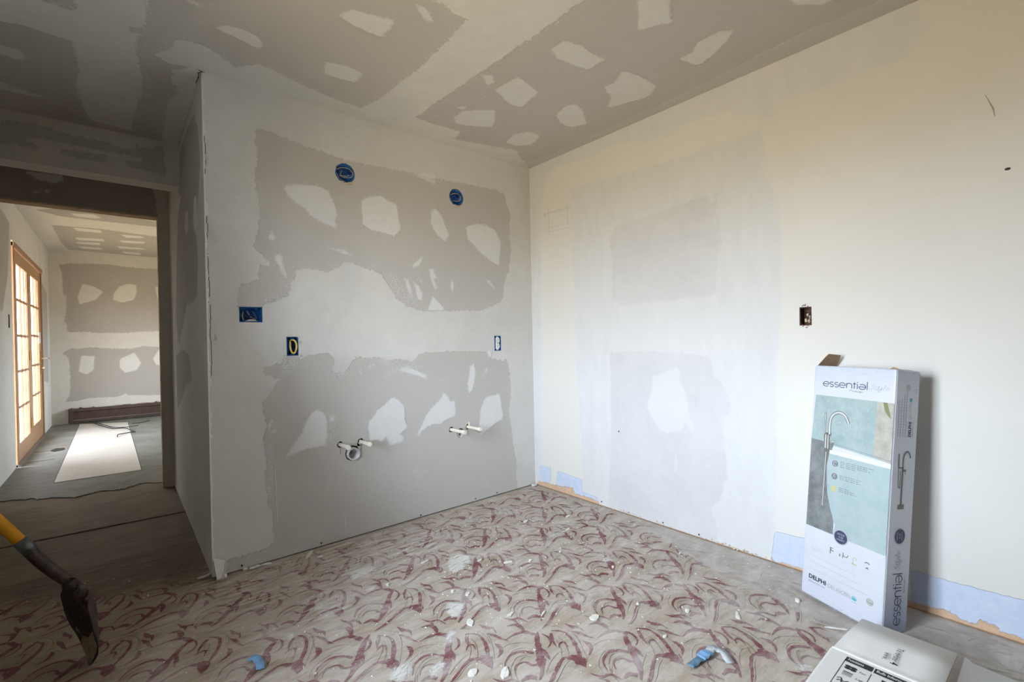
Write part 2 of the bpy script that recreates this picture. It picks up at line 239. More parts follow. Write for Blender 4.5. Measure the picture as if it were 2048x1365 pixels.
def painted(name, O, U, Vd, u0, u1, v0, v1, step, layers, mat, rects=(), circles=(), parent=None, rim=0.013, rim_mat=None):
    """A plaster surface as a grid in the plane O + u*U + v*Vd, with openings and with the distance to each laid-on area as vertex data."""
    O, U, Vd = Vector(O), Vector(U), Vector(Vd); N = U.cross(Vd)
    R_ = [tuple(r)[:4] for r in rects]; deep = [None] * len(circles) + [r[4] if len(r) > 4 else None for r in rects]; boxes = R_ + [(c[0] - c[2] * 1.25, c[0] + c[2] * 1.25, c[1] - c[2] * 1.25, c[1] + c[2] * 1.25) for c in circles]
    us = list(np.linspace(u0, u1, max(2, int(round((u1 - u0) / step)) + 1))); vs = list(np.linspace(v0, v1, max(2, int(round((v1 - v0) / step)) + 1)))
    def merge(base, extra, a, b):
        ex = sorted({round(x, 6) for x in extra if a < x < b})
        return np.array(sorted([x for x in base if all(abs(x - y) > step * 0.3 for y in ex) or x in (a, b)] + ex))
    us = merge(us, [b for r in boxes for b in r[:2]], u0, u1); vs = merge(vs, [b for r in boxes for b in r[2:]], v0, v1)
    nu, nv = len(us), len(vs)
    uu, vv = np.meshgrid(us, vs, indexing='ij'); pts = np.stack([uu.ravel(), vv.ravel()], 1)
    cu = (us[:-1] + us[1:]) / 2; cv = (vs[:-1] + vs[1:]) / 2
    keep = np.ones((nu - 1, nv - 1), bool)
    for b in boxes: keep &= ~(((cu > b[0]) & (cu < b[1]))[:, None] & ((cv > b[2]) & (cv < b[3]))[None, :])
    I, J = np.where(keep); q = I * nv + J
    faces = np.stack([q, q + nv, q + nv + 1, q + 1], 1).tolist(); pts = pts.tolist()
    loops = []
    for c in circles:
        n = 32; base = len(pts); ring = []
        for k in range(n):
            t = 2 * math.pi * (k + .5) / n; rr = c[2] * (1 + (random.random() - .5) * (c[3] if len(c) > 3 else .05))
            pts.append([c[0] + rr * math.cos(t), c[1] + rr * math.sin(t)]); ring.append(base + k)
        for k in range(n):
            t = 2 * math.pi * (k + .5) / n; m = max(abs(math.cos(t)), abs(math.sin(t)))
            pts.append([c[0] + c[2] * 1.25 * math.cos(t) / m, c[1] + c[2] * 1.25 * math.sin(t) / m])
        cq = [base + n + k for k in range(n)]
        for k in range(n):
            k2 = (k + 1) % n; faces.append([ring[k], cq[k], cq[k2], ring[k2]])
            A, B = pts[cq[k]], pts[cq[k2]]
            if abs(A[0] - B[0]) > 1e-6 and abs(A[1] - B[1]) > 1e-6:
                corner = [c[0] + math.copysign(c[2] * 1.25, (A[0] + B[0]) / 2 - c[0]), c[1] + math.copysign(c[2] * 1.25, (A[1] + B[1]) / 2 - c[1])]
                pts.append(corner); faces.append([cq[k], len(pts) - 1, cq[k2]])
        loops.append(ring)
    for r in R_:
        b = len(pts); pts += [[r[0], r[2]], [r[1], r[2]], [r[1], r[3]], [r[0], r[3]]]; loops.append([b, b + 1, b + 2, b + 3])
    P2 = np.array(pts)
    co = np.array(O)[None, :] + P2[:, :1] * np.array(U)[None, :] + P2[:, 1:2] * np.array(Vd)[None, :]
    verts = co.tolist()
    if rim:
        for li, L in enumerate(loops):
            b = len(verts); nn = np.array(N) * -(deep[li] or rim)
            for i in L: verts.append((co[i] + nn).tolist())
            for k in range(len(L)):
                k2 = (k + 1) % len(L); faces.append([L[k], L[k2], b + k2, b + k])
            P2 = np.concatenate([P2, P2[L]])
    me = bpy.data.meshes.new(name); me.from_pydata(verts, [], faces); me.update(); me.materials.append(mat)
    for ln, pl in layers.items():
        arr = pl(P2) if callable(pl) else sdf(P2, pl)
        set_attr(me, ln, arr)
    o = bpy.data.objects.new(name, me); col.objects.link(o)
    if parent: o.parent = parent
    return o

# ---- materials
class NB:
    def __init__(s, name):
        s.m = bpy.data.materials.new(name); s.m.use_nodes = True; s.t = s.m.node_tree; s.t.nodes.clear()
        s.out = s.t.nodes.new('ShaderNodeOutputMaterial'); s.b = s.t.nodes.new('ShaderNodeBsdfPrincipled'); s.t.links.new(s.b.outputs[0], s.out.inputs[0])
        s.b.inputs['Roughness'].default_value = 0.85; s.b.inputs['Specular IOR Level'].default_value = 0.25
        s.geo = None
    def n(s, t, **k):
        x = s.t.nodes.new(t)
        for a, b in k.items(): setattr(x, a, b)
        return x
    def set(s, sock, v):
        if isinstance(v, bpy.types.NodeSocket): s.t.links.new(v, sock)
        elif isinstance(v, (tuple, list)):
            sock.default_value = tuple(v) + ((1.0,) if len(v) == 3 and sock.type == 'RGBA' else ())
        else: sock.default_value = v
    def pos(s):
        if s.geo is None: s.geo = s.n('ShaderNodeNewGeometry')
        return s.geo.outputs['Position']
    def obj(s): return s.n('ShaderNodeTexCoord').outputs['Object']
    def math(s, op, a, b=0.0, c=None):
        x = s.n('ShaderNodeMath', operation=op); s.set(x.inputs[0], a); s.set(x.inputs[1], b)
        if c is not None: s.set(x.inputs[2], c)
        return x.outputs[0]
    def scale(s, v, sc3):
        x = s.n('ShaderNodeVectorMath', operation='MULTIPLY'); s.set(x.inputs[0], v); x.inputs[1].default_value = sc3; return x.outputs[0]
    def noise(s, v, scale, detail=4.0, rough=0.6, dist=0.0):
        x = s.n('ShaderNodeTexNoise'); s.set(x.inputs['Vector'], v); x.inputs['Scale'].default_value = scale; x.inputs['Detail'].default_value = detail
        x.inputs['Roughness'].default_value = rough; x.inputs['Distortion'].default_value = dist; return x.outputs[0]
    def step(s, v, a, b, lo=0.0, hi=1.0):
        x = s.n('ShaderNodeMapRange', interpolation_type='SMOOTHSTEP'); s.set(x.inputs[0], v); x.inputs[1].default_value = a; x.inputs[2].default_value = b
        x.inputs[3].default_value = lo; x.inputs[4].default_value = hi; return x.outputs[0]
    def lin(s, v, a, b, lo=0.0, hi=1.0):
        x = s.n('ShaderNodeMapRange'); s.set(x.inputs[0], v); x.inputs[1].default_value = a; x.inputs[2].default_value = b
        x.inputs[3].default_value = lo; x.inputs[4].default_value = hi; return x.outputs[0]
    def mix(s, f, a, b, mode='MIX'):
        x = s.n('ShaderNodeMix', data_type='RGBA', blend_type=mode); s.set(x.inputs[0], f); s.set(x.inputs[6], a); s.set(x.inputs[7], b); return x.outputs[2]
    def attr(s, name):
        x = s.n('ShaderNodeAttribute', attribute_name=name); return x.outputs['Fac']
    def bump(s, h, dist=0.001, strength=1.0, prev=None):
        x = s.n('ShaderNodeBump'); x.inputs['Distance'].default_value = dist; x.inputs['Strength'].default_value = strength; s.set(x.inputs['Height'], h)
        if prev is not None: s.set(x.inputs['Normal'], prev)
        return x.outputs[0]
    def col(s, c): s.set(s.b.inputs['Base Color'], c); return s
    def done(s, rough=None, normal=None, metal=None, spec=None):
        if rough is not None: s.set(s.b.inputs['Roughness'], rough)
        if normal is not None: s.set(s.b.inputs['Normal'], normal)
        if metal is not None: s.set(s.b.inputs['Metallic'], metal)
        if spec is not None: s.set(s.b.inputs['Specular IOR Level'], spec)
        return s.m

def plain(name, c, rough=0.6, var=0.12, scale=30.0, metal=0.0, spec=0.3, bump=0.0):
    b = NB(name); n_ = b.noise(b.obj(), scale, 4, .6)
    f = b.lin(n_, .3, .7, 1 - var, 1 + var)
    x = b.n('ShaderNodeVectorMath', operation='SCALE'); x.inputs[0].default_value = c[:3]; b.set(x.inputs['Scale'], f)
    b.col(x.outputs[0])
    return b.done(rough, b.bump(n_, bump) if bump else None, metal, spec)

def cover(b, name, amp=0.010, soft=0.003, sc1=45.0, amp2=0.004):
    """1 inside an area laid on the plaster, with the ragged edge of a knife or a brush."""
    d = b.attr(name); p_ = b.pos()
    n1 = b.math('SUBTRACT', b.noise(p_, sc1, 5, .65), .5); n2 = b.math('SUBTRACT', b.noise(p_, sc1 * 6, 3, .7), .5)
    d = b.math('MULTIPLY_ADD', n1, amp * 2, d); d = b.math('MULTIPLY_ADD', n2, amp2 * 2, d)
    return b.step(d, -soft, soft, 1.0, 0.0)

def drywall(name, comp, paper, patch, layers, streak=(1, 1, 1), bumpy=1.0):
    b = NB(name); p_ = b.pos()
    big = b.noise(p_, 2.2, 4, .55); fine = b.noise(b.scale(p_, streak), 14, 5, .6); grain = b.noise(p_, 160, 3, .6)
    c_ = b.mix(b.lin(big, .35, .65), tuple(x * .95 for x in comp), tuple(min(1, x * 1.05) for x in comp))
    c_ = b.mix(b.lin(fine, .35, .7, 0, .5), c_, tuple(x * .90 for x in comp))
    c_ = b.mix(b.step(b.noise(p_, 3.1, 3, .5, .6), .55, .7, 0, .5), c_, (comp[0] * .93, comp[1] * .955, comp[2] * 1.0))
    h = b.math('MULTIPLY', fine, .35)
    if 'paper' in layers:
        m = cover(b, 'paper', .030, .0035, 42, .012)
        pc = b.mix(b.lin(grain, .3, .7), tuple(x * .965 for x in paper), tuple(x * 1.035 for x in paper))
        thin = b.math('MULTIPLY', b.step(b.noise(b.scale(p_, (1, 1, 1.0)), 5.5, 5, .65), .56, .74), .35)      # thin scraped film of compound on the paper
        pc = b.mix(thin, pc, tuple(x * .5 + y * .5 for x, y in zip(paper, comp)))
        edge = b.math('MULTIPLY', b.step(b.attr('paper'), -.055, .0), b.step(b.noise(b.scale(p_, (1.0, 1.0, 1.8)), 80, 5, .8), .55, .60))   # flecks near the edge
        pc = b.mix(b.math('MULTIPLY', edge, .7), pc, comp)
        c_ = b.mix(m, c_, pc); h = b.math('MULTIPLY_ADD', m, -.9, h)
    if 'smear' in layers:
        ms = b.math('MULTIPLY', cover(b, 'smear', .03, .014), b.step(b.noise(b.scale(p_, (1.0, 1, 2.2)), 70, 5, .8), .48, .56))
        c_ = b.mix(b.math('MULTIPLY', ms, .85), c_, patch); h = b.math('MULTIPLY_ADD', ms, .4, h)
    if 'patch' in layers:
        m = cover(b, 'patch', .018, .007, 55, .010)
        pc = b.mix(b.lin(b.noise(b.scale(p_, (1, 1, .5)), 26, 4, .6), .35, .65), tuple(x * .965 for x in patch), patch)
        fl = b.math('MULTIPLY', b.step(b.attr('patch'), .030, .0), b.step(b.noise(b.scale(p_, (1.0, 1.0, .55)), 75, 5, .8), .53, .60))   # dry brush beyond the edge
        m = b.math('MAXIMUM', m, b.math('MULTIPLY', fl, .6))
        c_ = b.mix(b.math('MULTIPLY', m, .94), c_, pc); h = b.math('MULTIPLY_ADD', m, .8, h)
    if 'ridge' in layers:
        m = cover(b, 'ridge', .004, .003); c_ = b.mix(b.math('MULTIPLY', m, .55), c_, tuple(x * .5 + y * .5 for x, y in zip(comp, paper)))
        ln = b.math('MULTIPLY', b.step(b.math('ABSOLUTE', b.math('MULTIPLY_ADD', b.math('SUBTRACT', b.noise(p_, 30, 4, .6), .5), .03, b.attr('ridge'))), .0, .006, 1, 0), .8)
        c_ = b.mix(b.math('MULTIPLY', ln, .5), c_, patch); h = b.math('ADD', b.math('MULTIPLY_ADD', m, .8, h), ln)
    if 'yellow' in layers:
        m = cover(b, 'yellow', .02, .02); c_ = b.mix(b.math('MULTIPLY', m, .4), c_, (.62, .48, .25))
    b.col(c_)
    nrm = b.bump(h, .0022 * bumpy, .75); nrm = b.bump(grain, .0003, .5, nrm); nrm = b.bump(big, .008, .35, nrm)
    return b.done(.9, nrm, spec=.15)

COMP = (.66, .645, .60); PAPER = (.455, .435, .405); PATCH = (.70, .695, .675)
m_vanity = drywall('vanity_drywall', (.70, .688, .662), (.555, .535, .51), (.765, .765, .765), ('paper', 'patch', 'smear'))
m_ceiling = drywall('ceiling_drywall', (.70, .675, .62), (.53, .50, .455), (.72, .70, .655), ('paper', 'patch', 'ridge'))
m_beam = drywall('beam_drywall', (.60, .56, .50), PAPER, PATCH, ('paper', 'yellow'))
m_hallwall = drywall('hall_drywall', (.66, .64, .595), PAPER, PATCH, ('paper', 'patch'))
m_doorwall = drywall('doorway_drywall', (.60, .57, .52), (.36, .33, .29), PATCH, ('paper', 'patch'))  # darker than the other drywall: shade behind the beam put into its colour
m_far = drywall('far_drywall', (.68, .65, .585), (.45, .42, .375), (.72, .70, .65), ('paper', 'patch'))
m_nearwall = plain('dark_near_wall', (.36, .30, .23), .85, .35, 3)  # unseen wall behind the camera, toned dark to lower the bounce light
m_outer = drywall('outer_drywall', (.66, .645, .61), PAPER, PATCH, ('paper',))

def right_wall_mat():
    b = NB('right_wall_paint'); p_ = b.pos()
    big = b.noise(p_, 2.0, 4, .55); fine = b.noise(p_, 20, 5, .6); grain = b.noise(p_, 220, 3, .6)
    cream = b.mix(b.lin(big, .35, .65), (.70, .688, .655), (.725, .714, .685))
    c_ = cream; h = b.math('MULTIPLY', fine, .25)
    m = cover(b, 'comp', .035, .014, 24, .012)
    cc = b.mix(b.lin(b.noise(b.scale(p_, (1, 2.5, .7)), 6, 5, .6), .35, .65), (.645, .652, .665), (.685, .69, .70))
    c_ = b.mix(b.math('MULTIPLY', m, .93), c_, cc); h = b.math('MULTIPLY_ADD', m, .5, h)
    m = cover(b, 'lilac', .026, .006, 34, .012)
    c_ = b.mix(b.math('MULTIPLY', m, b.lin(big, .4, .6, .5, .95)), c_, b.mix(b.lin(fine, .3, .7), (.585, .58, .597), (.62, .616, .628))); h = b.math('MULTIPLY_ADD', m, -.5, h)
    m = cover(b, 'patch', .024, .008, 40, .012)
    c_ = b.mix(b.math('MULTIPLY', m, .7), c_, (.69, .69, .70)); h = b.math('MULTIPLY_ADD', m, .5, h)
    m = cover(b, 'blue', .010, .0015, 40, .005)
    c_ = b.mix(m, c_, b.mix(b.lin(b.noise(p_, 25, 5, .7), .35, .7), (.52, .60, .77), (.62, .68, .80))); h = b.math('MULTIPLY_ADD', m, -1.6, h)
    m = cover(b, 'wood', .022, .003, 55, .008)
    c_ = b.mix(m, c_, b.mix(b.lin(b.noise(p_, 40, 5, .7), .35, .7), (.58, .38, .25), (.70, .50, .36))); h = b.math('MULTIPLY_ADD', m, -1.0, h)
    b.col(c_); nrm = b.bump(h, .002, .7); nrm = b.bump(grain, .0004, .5, nrm); nrm = b.bump(big, .006, .3, nrm)
    return b.done(.85, nrm, spec=.2)
m_right = right_wall_mat()

def floor_mat(name, base_a, base_b, wear_hi, scroll=False):
    b = NB(name); p_ = b.pos()
    flow = b.noise(b.scale(p_, (1.5, 9.0, 1)), 5, 6, .68, .4)
    blot = b.noise(p_, 2.6, 5, .6); fine = b.noise(p_, 70, 5, .7); spec = b.noise(p_, 230, 2, .6)
    c_ = b.mix(b.lin(flow, .3, .7), base_a, base_b)
    hall = b.step(b.math('MULTIPLY_ADD', b.math('SUBTRACT', flow, .5), .35, b.attr('hall')), -.08, .10, 1, 0)
    strip = b.step(b.math('MULTIPLY_ADD', b.math('SUBTRACT', b.noise(p_, 16, 5, .65), .5), .16, b.attr('strip')), -.02, .02, 1, 0)
    woodc = b.mix(b.lin(b.noise(b.scale(p_, (1.2, 14, 1)), 5, 6, .65, .5), .3, .7), (.10, .072, .045), (.37, .30, .215))
    stripc = b.mix(b.lin(b.noise(b.scale(p_, (4, 1.0, 1)), 7, 6, .7), .3, .7), (.37, .325, .285), (.55, .51, .47))
    if scroll:
        drop = b.step(b.noise(p_, 40, 7, .8), .55, .64)                                  # the print has worn through in places
        c_ = b.mix(b.math('MULTIPLY', drop, .85), c_, b.mix(b.lin(flow, .3, .7), (.32, .26, .20), (.46, .40, .34)))
    c_ = b.mix(b.math('MULTIPLY', hall, .95 if not scroll else .88), c_, woodc)
    c_ = b.mix(b.math('MULTIPLY', strip, .9), c_, stripc)
    # plaster dust: a film, thicker in drifts, and trodden splats
    film = b.math('MULTIPLY', b.step(b.noise(b.scale(p_, (1.6, 3.0, 1)), 3.2, 6, .7), .36, .70), .55)
    drift = b.math('MULTIPLY', b.step(b.attr('dust'), -.12, .10, 1, 0), b.step(flow, .44, .60))
    film = b.math('MAXIMUM', film, b.math('MULTIPLY', drift, .75))
    swept_shade = b.math('MAXIMUM', hall, b.step(b.math('MULTIPLY_ADD', b.math('SUBTRACT', flow, .5), .5, b.attr('swept_shade')), -.12, .14, 1, 0))
    film = b.math('MULTIPLY', film, b.math('SUBTRACT', 1.0, b.math('MULTIPLY', swept_shade, .85)))
    c_ = b.mix(b.math('MULTIPLY', swept_shade, .5), c_, b.mix(1.0, c_, (.62, .52, .42), 'MULTIPLY'))  # left floor: less dust, plus its shade painted into the colour
    c_ = b.mix(film, c_, (.70, .665, .65))
    grit = b.math('MULTIPLY', b.step(b.noise(b.scale(p_, (1, 1.4, 1)), 120, 3, .8), .66, .70), b.math('SUBTRACT', .55, b.math('MULTIPLY', swept_shade, .42)))
    c_ = b.mix(grit, c_, (.66, .64, .61))
    sm = b.math('MULTIPLY', cover(b, 'splat', .02, .01, 50, .01), b.step(b.noise(b.scale(p_, (1.0, 2.6, 1)), 26, 6, .8), .36, .46))
    c_ = b.mix(b.math('MULTIPLY', sm, .9), c_, (.74, .725, .70))
    dirt = b.math('MULTIPLY', b.step(b.noise(p_, 22, 5, .75), .60, .74), .35); c_ = b.mix(dirt, c_, tuple(x * .55 for x in base_a))
    b.col(c_)
    nrm = b.bump(b.math('MULTIPLY_ADD', fine, .5, b.math('MULTIPLY_ADD', sm, 1.4, b.math('MULTIPLY', flow, .7))), .002, .6)
    return b.done(b.lin(fine, .3, .7, .62, .85), nrm, spec=.28)
m_vinyl = floor_mat('worn_vinyl', (.34, .275, .20), (.51, .445, .375), 1)
m_scroll = floor_mat('maroon_print', (.15, .040, .046), (.24, .085, .10), 1, True)
m_vein = floor_mat('leaf_vein_print', (.23, .17, .115), (.34, .275, .21), 1, True)
m_light = floor_mat('leaf_outline_print', (.46, .41, .35), (.55, .50, .45), 1, True)

def wood_mat(name, a, c, sc=(1, 12, 12), rough=.6, scale=6, coat=0.0):
    b = NB(name); g = b.noise(b.scale(b.obj(), sc), scale, 6, .65, .5); g2 = b.noise(b.obj(), 3, 4, .6)
    b.col(b.mix(b.lin(b.math('MULTIPLY_ADD', g2, .4, b.math('MULTIPLY', g, .7)), .3, .75), a, c))
    return b.done(rough, b.bump(g, .0012, .5), spec=.3)
m_plank = wood_mat('worn_subfloor', (.10, .072, .045), (.37, .30, .215), (1.2, 14, 1), .7, 5)
m_green = wood_mat('grey_green_underlay', (.055, .058, .044), (.31, .305, .262), (2, 12, 1), .60, 4)
m_panel = wood_mat('pale_panel', (.62, .57, .50), (.72, .67, .60), (1, 2, 1), .38, 3)
m_rough = wood_mat('rough_lumber', (.30, .17, .09), (.50, .32, .19), (1, 10, 10), .8)
m_door = wood_mat('pine_door', (.40, .22, .11), (.52, .32, .18), (10, 10, 1.2), .4, 5)
m_doorfr = wood_mat('pine_frame', (.26, .14, .075), (.36, .21, .12), (10, 10, 1.2), .5, 5)
m_heater = plain('heater_enamel', (.085, .055, .042), .45, .2, 12)
m_black = plain('black_gap', (.012, .010, .009), .9, .2)
m_dark = plain('dark_cavity', (.03, .025, .02), .9, .3)
m_blue = plain('blue_plastic', (.012, .13, .42), .35, .15, 20, spec=.5)
m_blued = plain('dark_blue_plastic', (.008, .05, .18), .4, .15, 20, spec=.5)
m_wire = plain('bare_wire', (.50, .40, .27), .4, .25, 60)
m_cable = plain('yellow_cable', (.72, .52, .12), .5, .15, 40)
m_cablew = plain('white_cable', (.62, .58, .50), .5, .15, 40)
m_blackw = plain('black_wire', (.02, .02, .02), .45, .2, 40)
m_pex = plain('cream_pipe', (.82, .78, .68), .4, .05, 25, spec=.4)
m_pvc = plain('white_drain_pipe', (.72, .72, .74), .35, .06, 25, spec=.4)
m_outlet = plain('white_device', (.80, .80, .80), .35, .04, 25, spec=.4)
m_brown = plain('rusty_box', (.10, .05, .03), .7, .5, 60)
m_torn = plain('torn_paper', (.60, .50, .38), .9, .25, 60)
m_chip = plain('plaster', (.76, .74, .70), .9, .08, 60, bump=.0006)
m_screw = plain('screw_head', (.05, .05, .05), .5, .2, 80, metal=.6)
m_pencil = plain('pencil_line', (.40, .39, .37), .8, .2, 60)
m_steel = plain('dull_steel', (.30, .30, .30), .4, .2, 30, metal=.8)
m_brass = plain('brass_hinge', (.45, .30, .12), .4, .2, 30, metal=.8)
m_chrome = plain('bright_handle', (.75, .75, .75), .2, .05, 30, metal=1)

def glass_mat(name, tint, gloss=None):
    b = NB(name); g = b.n('ShaderNodeBsdfGlossy'); g.inputs['Roughness'].default_value = .02
    t = b.n('ShaderNodeBsdfTransparent'); t.inputs[0].default_value = tint; f = b.n('ShaderNodeFresnel'); f.inputs[0].default_value = 1.45
    x = b.n('ShaderNodeMixShader'); (b.t.links.new(f.outputs[0], x.inputs[0]) if gloss is None else setattr(x.inputs[0], 'default_value', gloss)); b.t.links.new(t.outputs[0], x.inputs[1]); b.t.links.new(g.outputs[0], x.inputs[2])
    b.t.links.new(x.outputs[0], b.out.inputs[0]); return b.m
m_glass = glass_mat('window_glass', (.97, .985, .98, 1)); m_dimglass = glass_mat('dimmed_door_glass', (.54, .535, .535, 1), .05)  # door panes tinted grey to hold back daylight into the far room

# ================================================================== the room shell
EX, EY, EZ = Vector((1, 0, 0)), Vector((0, 1, 0)), Vector((0, 0, 1))
B2 = (-1.986, -1.881, 1.239, 1.317); B1 = (-1.769, -1.709, 1.062, 1.163); OU = (-.374, -.313, 1.045, 1.154)
RB1 = (-1.436, 2.100, .057, .07); RB2 = (-.676, 2.098, .057, .07)
DR1 = (-1.428, .488, .043, .10); DR2 = (-.680, .497, .031, .12)
PIPES = [(-1.496, .547, .124), (-1.376, .546, .130), (-.753, .529, .162), (-.619, .529, .152)]
wall_back = painted('wall_back', (0, 0, 0), EX, EZ, -W, 0, .007, H, .0125,
    dict(paper=D['vw_paper'], patch=D['vw_patch'], smear=D['vw_smear']), m_vanity,
    rects=[B2, B1, OU], circles=[RB1, RB2, DR1, DR2] + [(a, c, .019, .25) for a, c, L in PIPES])
tag(wall_back, 'grey drywall wall with patches of joint compound and pipe stubs', kind='structure')
WB = (-1.903, -1.853, 1.164, 1.250)
wall_right = painted('wall_right', (0, 0, 0), -EY, EZ, 0, 4.6, .006, H, .016,
    {k: (lambda P_, key='rw_' + k: sdf(P_ * np.array([-1, 1]), D[key])) for k in ('comp', 'lilac', 'patch', 'blue', 'wood')}, m_right,
    rects=[(-WB[1], -WB[0], WB[2], WB[3])])
tag(wall_right, 'pale right wall with cream paint and skimmed compound', kind='structure')
wall_hall = painted('wall_hall', (-W, 0, 0), -EY, EZ, -YD0, 0, 0.004, H, .02,
    {k: (lambda P_, key='rt_' + k: sdf(P_ * np.array([-1, 1]), D[key])) for k in ('paper', 'patch')}, m_hallwall)
tag(wall_hall, kind='structure')
ceiling = painted('ceiling', (0, 0, H), EX, -EY, XL, 0, -YD1, 4.6, .016,
    {k: (lambda P_, key='ce_' + k: sdf(P_ * np.array([1, -1]), D[key])) for k in ('patch', 'ridge')} |
    {'paper': (lambda P_: -sdf(P_ * np.array([1, -1]), D['ce_comp']))}, m_ceiling)
tag(ceiling, 'drywall ceiling with taped joints and patches', kind='structure')

# dropped beam across the hall
beam = painted('beam', (0, YH0, 0), EX, EZ, XL, -W, ZH, H, .012, dict(paper=D['hd_paper'], yellow=D['hd_yellow']), m_beam)
tag(beam, 'low drywall beam crossing the hall ceiling', kind='structure')
m_bead = plain('beam_soffit', (.62, .57, .52), .85, .06, 8)
box_obj('soffit', (XL, YH0 + .0005, ZH - .0005), (-W, YH1, H - .001), m_bead, beam)
# wall with the doorway: a head above the opening and a jamb at its right
wall_doorway = painted('wall_doorway', (0, YD0, 0), EX, EZ, XL, XJ, ZO, H, .012, dict(paper=D['dw_paper'], patch=D['dw_patch']), m_doorwall)
tag(wall_doorway, 'shaded drywall over the doorway to the far room', kind='structure')
painted('jamb_face', (0, YD0, 0), EX, EZ, XJ, -W, 0.004, H, .02, dict(paper=[], patch=[]), m_doorwall, parent=wall_doorway)
box_obj('jamb_stud', (XJ - .004, YD0 + .002, 0.004), (-W, YD1 - .012, ZO + .02), m_rough, wall_doorway)
box_obj('head_stud', (XL, YD0 + .002, ZO - .006), (XJ + .03, YD1 - .012, ZO + .05), m_rough, wall_doorway)
# ragged board edges along the opening
bm = bmesh.new(); x = XL
while x < XJ:
    L = random.uniform(.02, .07); add_box(bm, (x, YD0 - .0015, ZO - random.uniform(.001, .007)), (min(x + L, XJ), YD0 + .012, ZO + .004)); x += L
z = .02
while z < ZO:
    L = random.uniform(.02, .08); add_box(bm, (XJ - random.uniform(.001, .007), YD0 - .0015, z), (XJ + .003, YD0 + .012, min(z + L, ZO))); z += L
o = bm_obj('ragged_edge', bm, m_torn, wall_doorway); tag(o, kind='stuff')

# outer wall with the bathroom window and the glazed doors
GD = (3.70, 5.86, -.02, 2.155)
wall_left = painted('wall_left', (XL, 0, 0), EY, EZ, -4.6, 6.8, -.012, max(H, ZC), .04,
    dict(paper=[[[2200, 1500], [3200, 1450], [3500, 1800], [3650, 2300], [3000, 2350], [2300, 2250]], [[5950, 700], [6500, 650], [6550, 1900], [5960, 2000]], [[-4500, 100], [1600, 100], [1600, 2300], [-4500, 2300]]]), m_outer,
    rects=[(WIN['y0'], WIN['y1'], WIN['z0'], WIN['z1'], .12), GD], rim=.03)
tag(wall_left, kind='structure')
wall_near = painted('wall_near', (0, -4.6, 0), -EX, EZ, 0, -XL, -.012, H, .08, {}, m_nearwall)
tag(wall_near, kind='structure')

def window(name, M_, w_, h_, par=None):
    """A sliding window: frame, two sashes, glass; M_ maps local x (width), z (height), y (out)."""
    o = empty(name); tag(o, kind='structure')
    def bx(nm, lo, hi, mt, p_=o):
        q = box_obj(nm, lo, hi, mt, p_); return q
    f = .045
    bm = bmesh.new()
    for lo, hi in (((0, .02, 0), (w_, .09, f)), ((0, .02, h_ - f), (w_, .09, h_)), ((0, .02, f), (f, .09, h_ - f)), ((w_ - f, .02, f), (w_, .09, h_ - f)), ((w_ / 2 - .025, .03, f), (w_ / 2 + .025, .08, h_ - f))):
        add_box(bm, lo, hi)
    bm_obj('window_frame', bm, m_outlet, o)
    bx('pane', (f, .052, f), (w_ / 2 - .025, .056, h_ - f), m_glass); bx('pane', (w_ / 2 + .025, .058, f), (w_ - f, .062, h_ - f), m_glass)
    o.matrix_world = M_; return o
window('window_1', Matrix.Translation((XL, WIN['y0'], WIN['z0'])) @ Matrix.Rotation(math.pi / 2, 4, 'Z'), WIN['y1'] - WIN['y0'], WIN['z1'] - WIN['z0'])
window('window_2', Matrix.Translation((.3, FWIN['y1'], FWIN['z0'])) @ Matrix.Rotation(-math.pi / 2, 4, 'Z'), FWIN['y1'] - FWIN['y0'], FWIN['z1'] - FWIN['z0'])
# the eave over the window and doors, unseen and added to shade the floor
eave = box_obj('roof', (XL - .75, -5.4, 2.60), (.9, 7.6, 2.72), m_rough); tag(eave, kind='structure')
box_obj('eave', (XL - .85, -5.4, 2.38), (XL - .14, 7.6, 2.46), m_outlet, eave)
stub = box_obj('wall_shade', (XL + .001, -.97, .002), (-2.79, -.87, 1.16), m_hallwall); tag(stub, kind='structure')  # unseen low wall, added to keep window light off the hall floor
sub = box_obj('ground', (XL - .13, -4.75, -.10), (.42, 7.0, -.045), m_rough); tag(sub, kind='structure')
sheath = box_obj('wall_outside', (.13, -4.75, -.05), (.16, YD1, 2.60), m_rough); tag(sheath, kind='structure')
box_obj('sheathing', (-.0, -4.75, -.05), (.13, -4.60, 2.60), m_rough, sheath)
box_obj('sheathing', (-W, YD1 - .02, -.05), (.13, YD1 - .005, 2.60), m_rough, sheath)

# far room
wall_far = painted('wall_far', (0, 6.8, 0), EX, EZ, XL, .3, .0, ZC, .025, dict(paper=D['fb_paper'], patch=D['fb_patch']), m_far); tag(wall_far, 'far room end wall of patched grey drywall', kind='structure')
ceil2 = painted('ceiling_far', (0, 0, ZC), EX, -EY, XL, .3, -6.8, -YD1, .03,
    {k: (lambda P_, key='fc_' + k: sdf(P_ * np.array([1, -1]), D[key])) for k in ('paper', 'patch')}, m_far); tag(ceil2, kind='structure')
wall_far_right = painted('wall_far_right', (.3, 0, 0), -EY, EZ, -6.8, -YD1, 0, ZC, .08, dict(paper=[]), m_outer, rects=[(-FWIN['y1'], -FWIN['y0'], FWIN['z0'], FWIN['z1'])], rim=.12); tag(wall_far_right, kind='structure')
wall_far_near = painted('wall_far_near', (0, YD1, 0), -EX, EZ, -.3, -XJ, 0, ZC, .08, dict(paper=[]), m_outer); tag(wall_far_near, kind='structure')
box_obj('head_face', (XL, YD1 - .013, ZO), (XJ + .02, YD1, ZC), m_bead, wall_far_near)

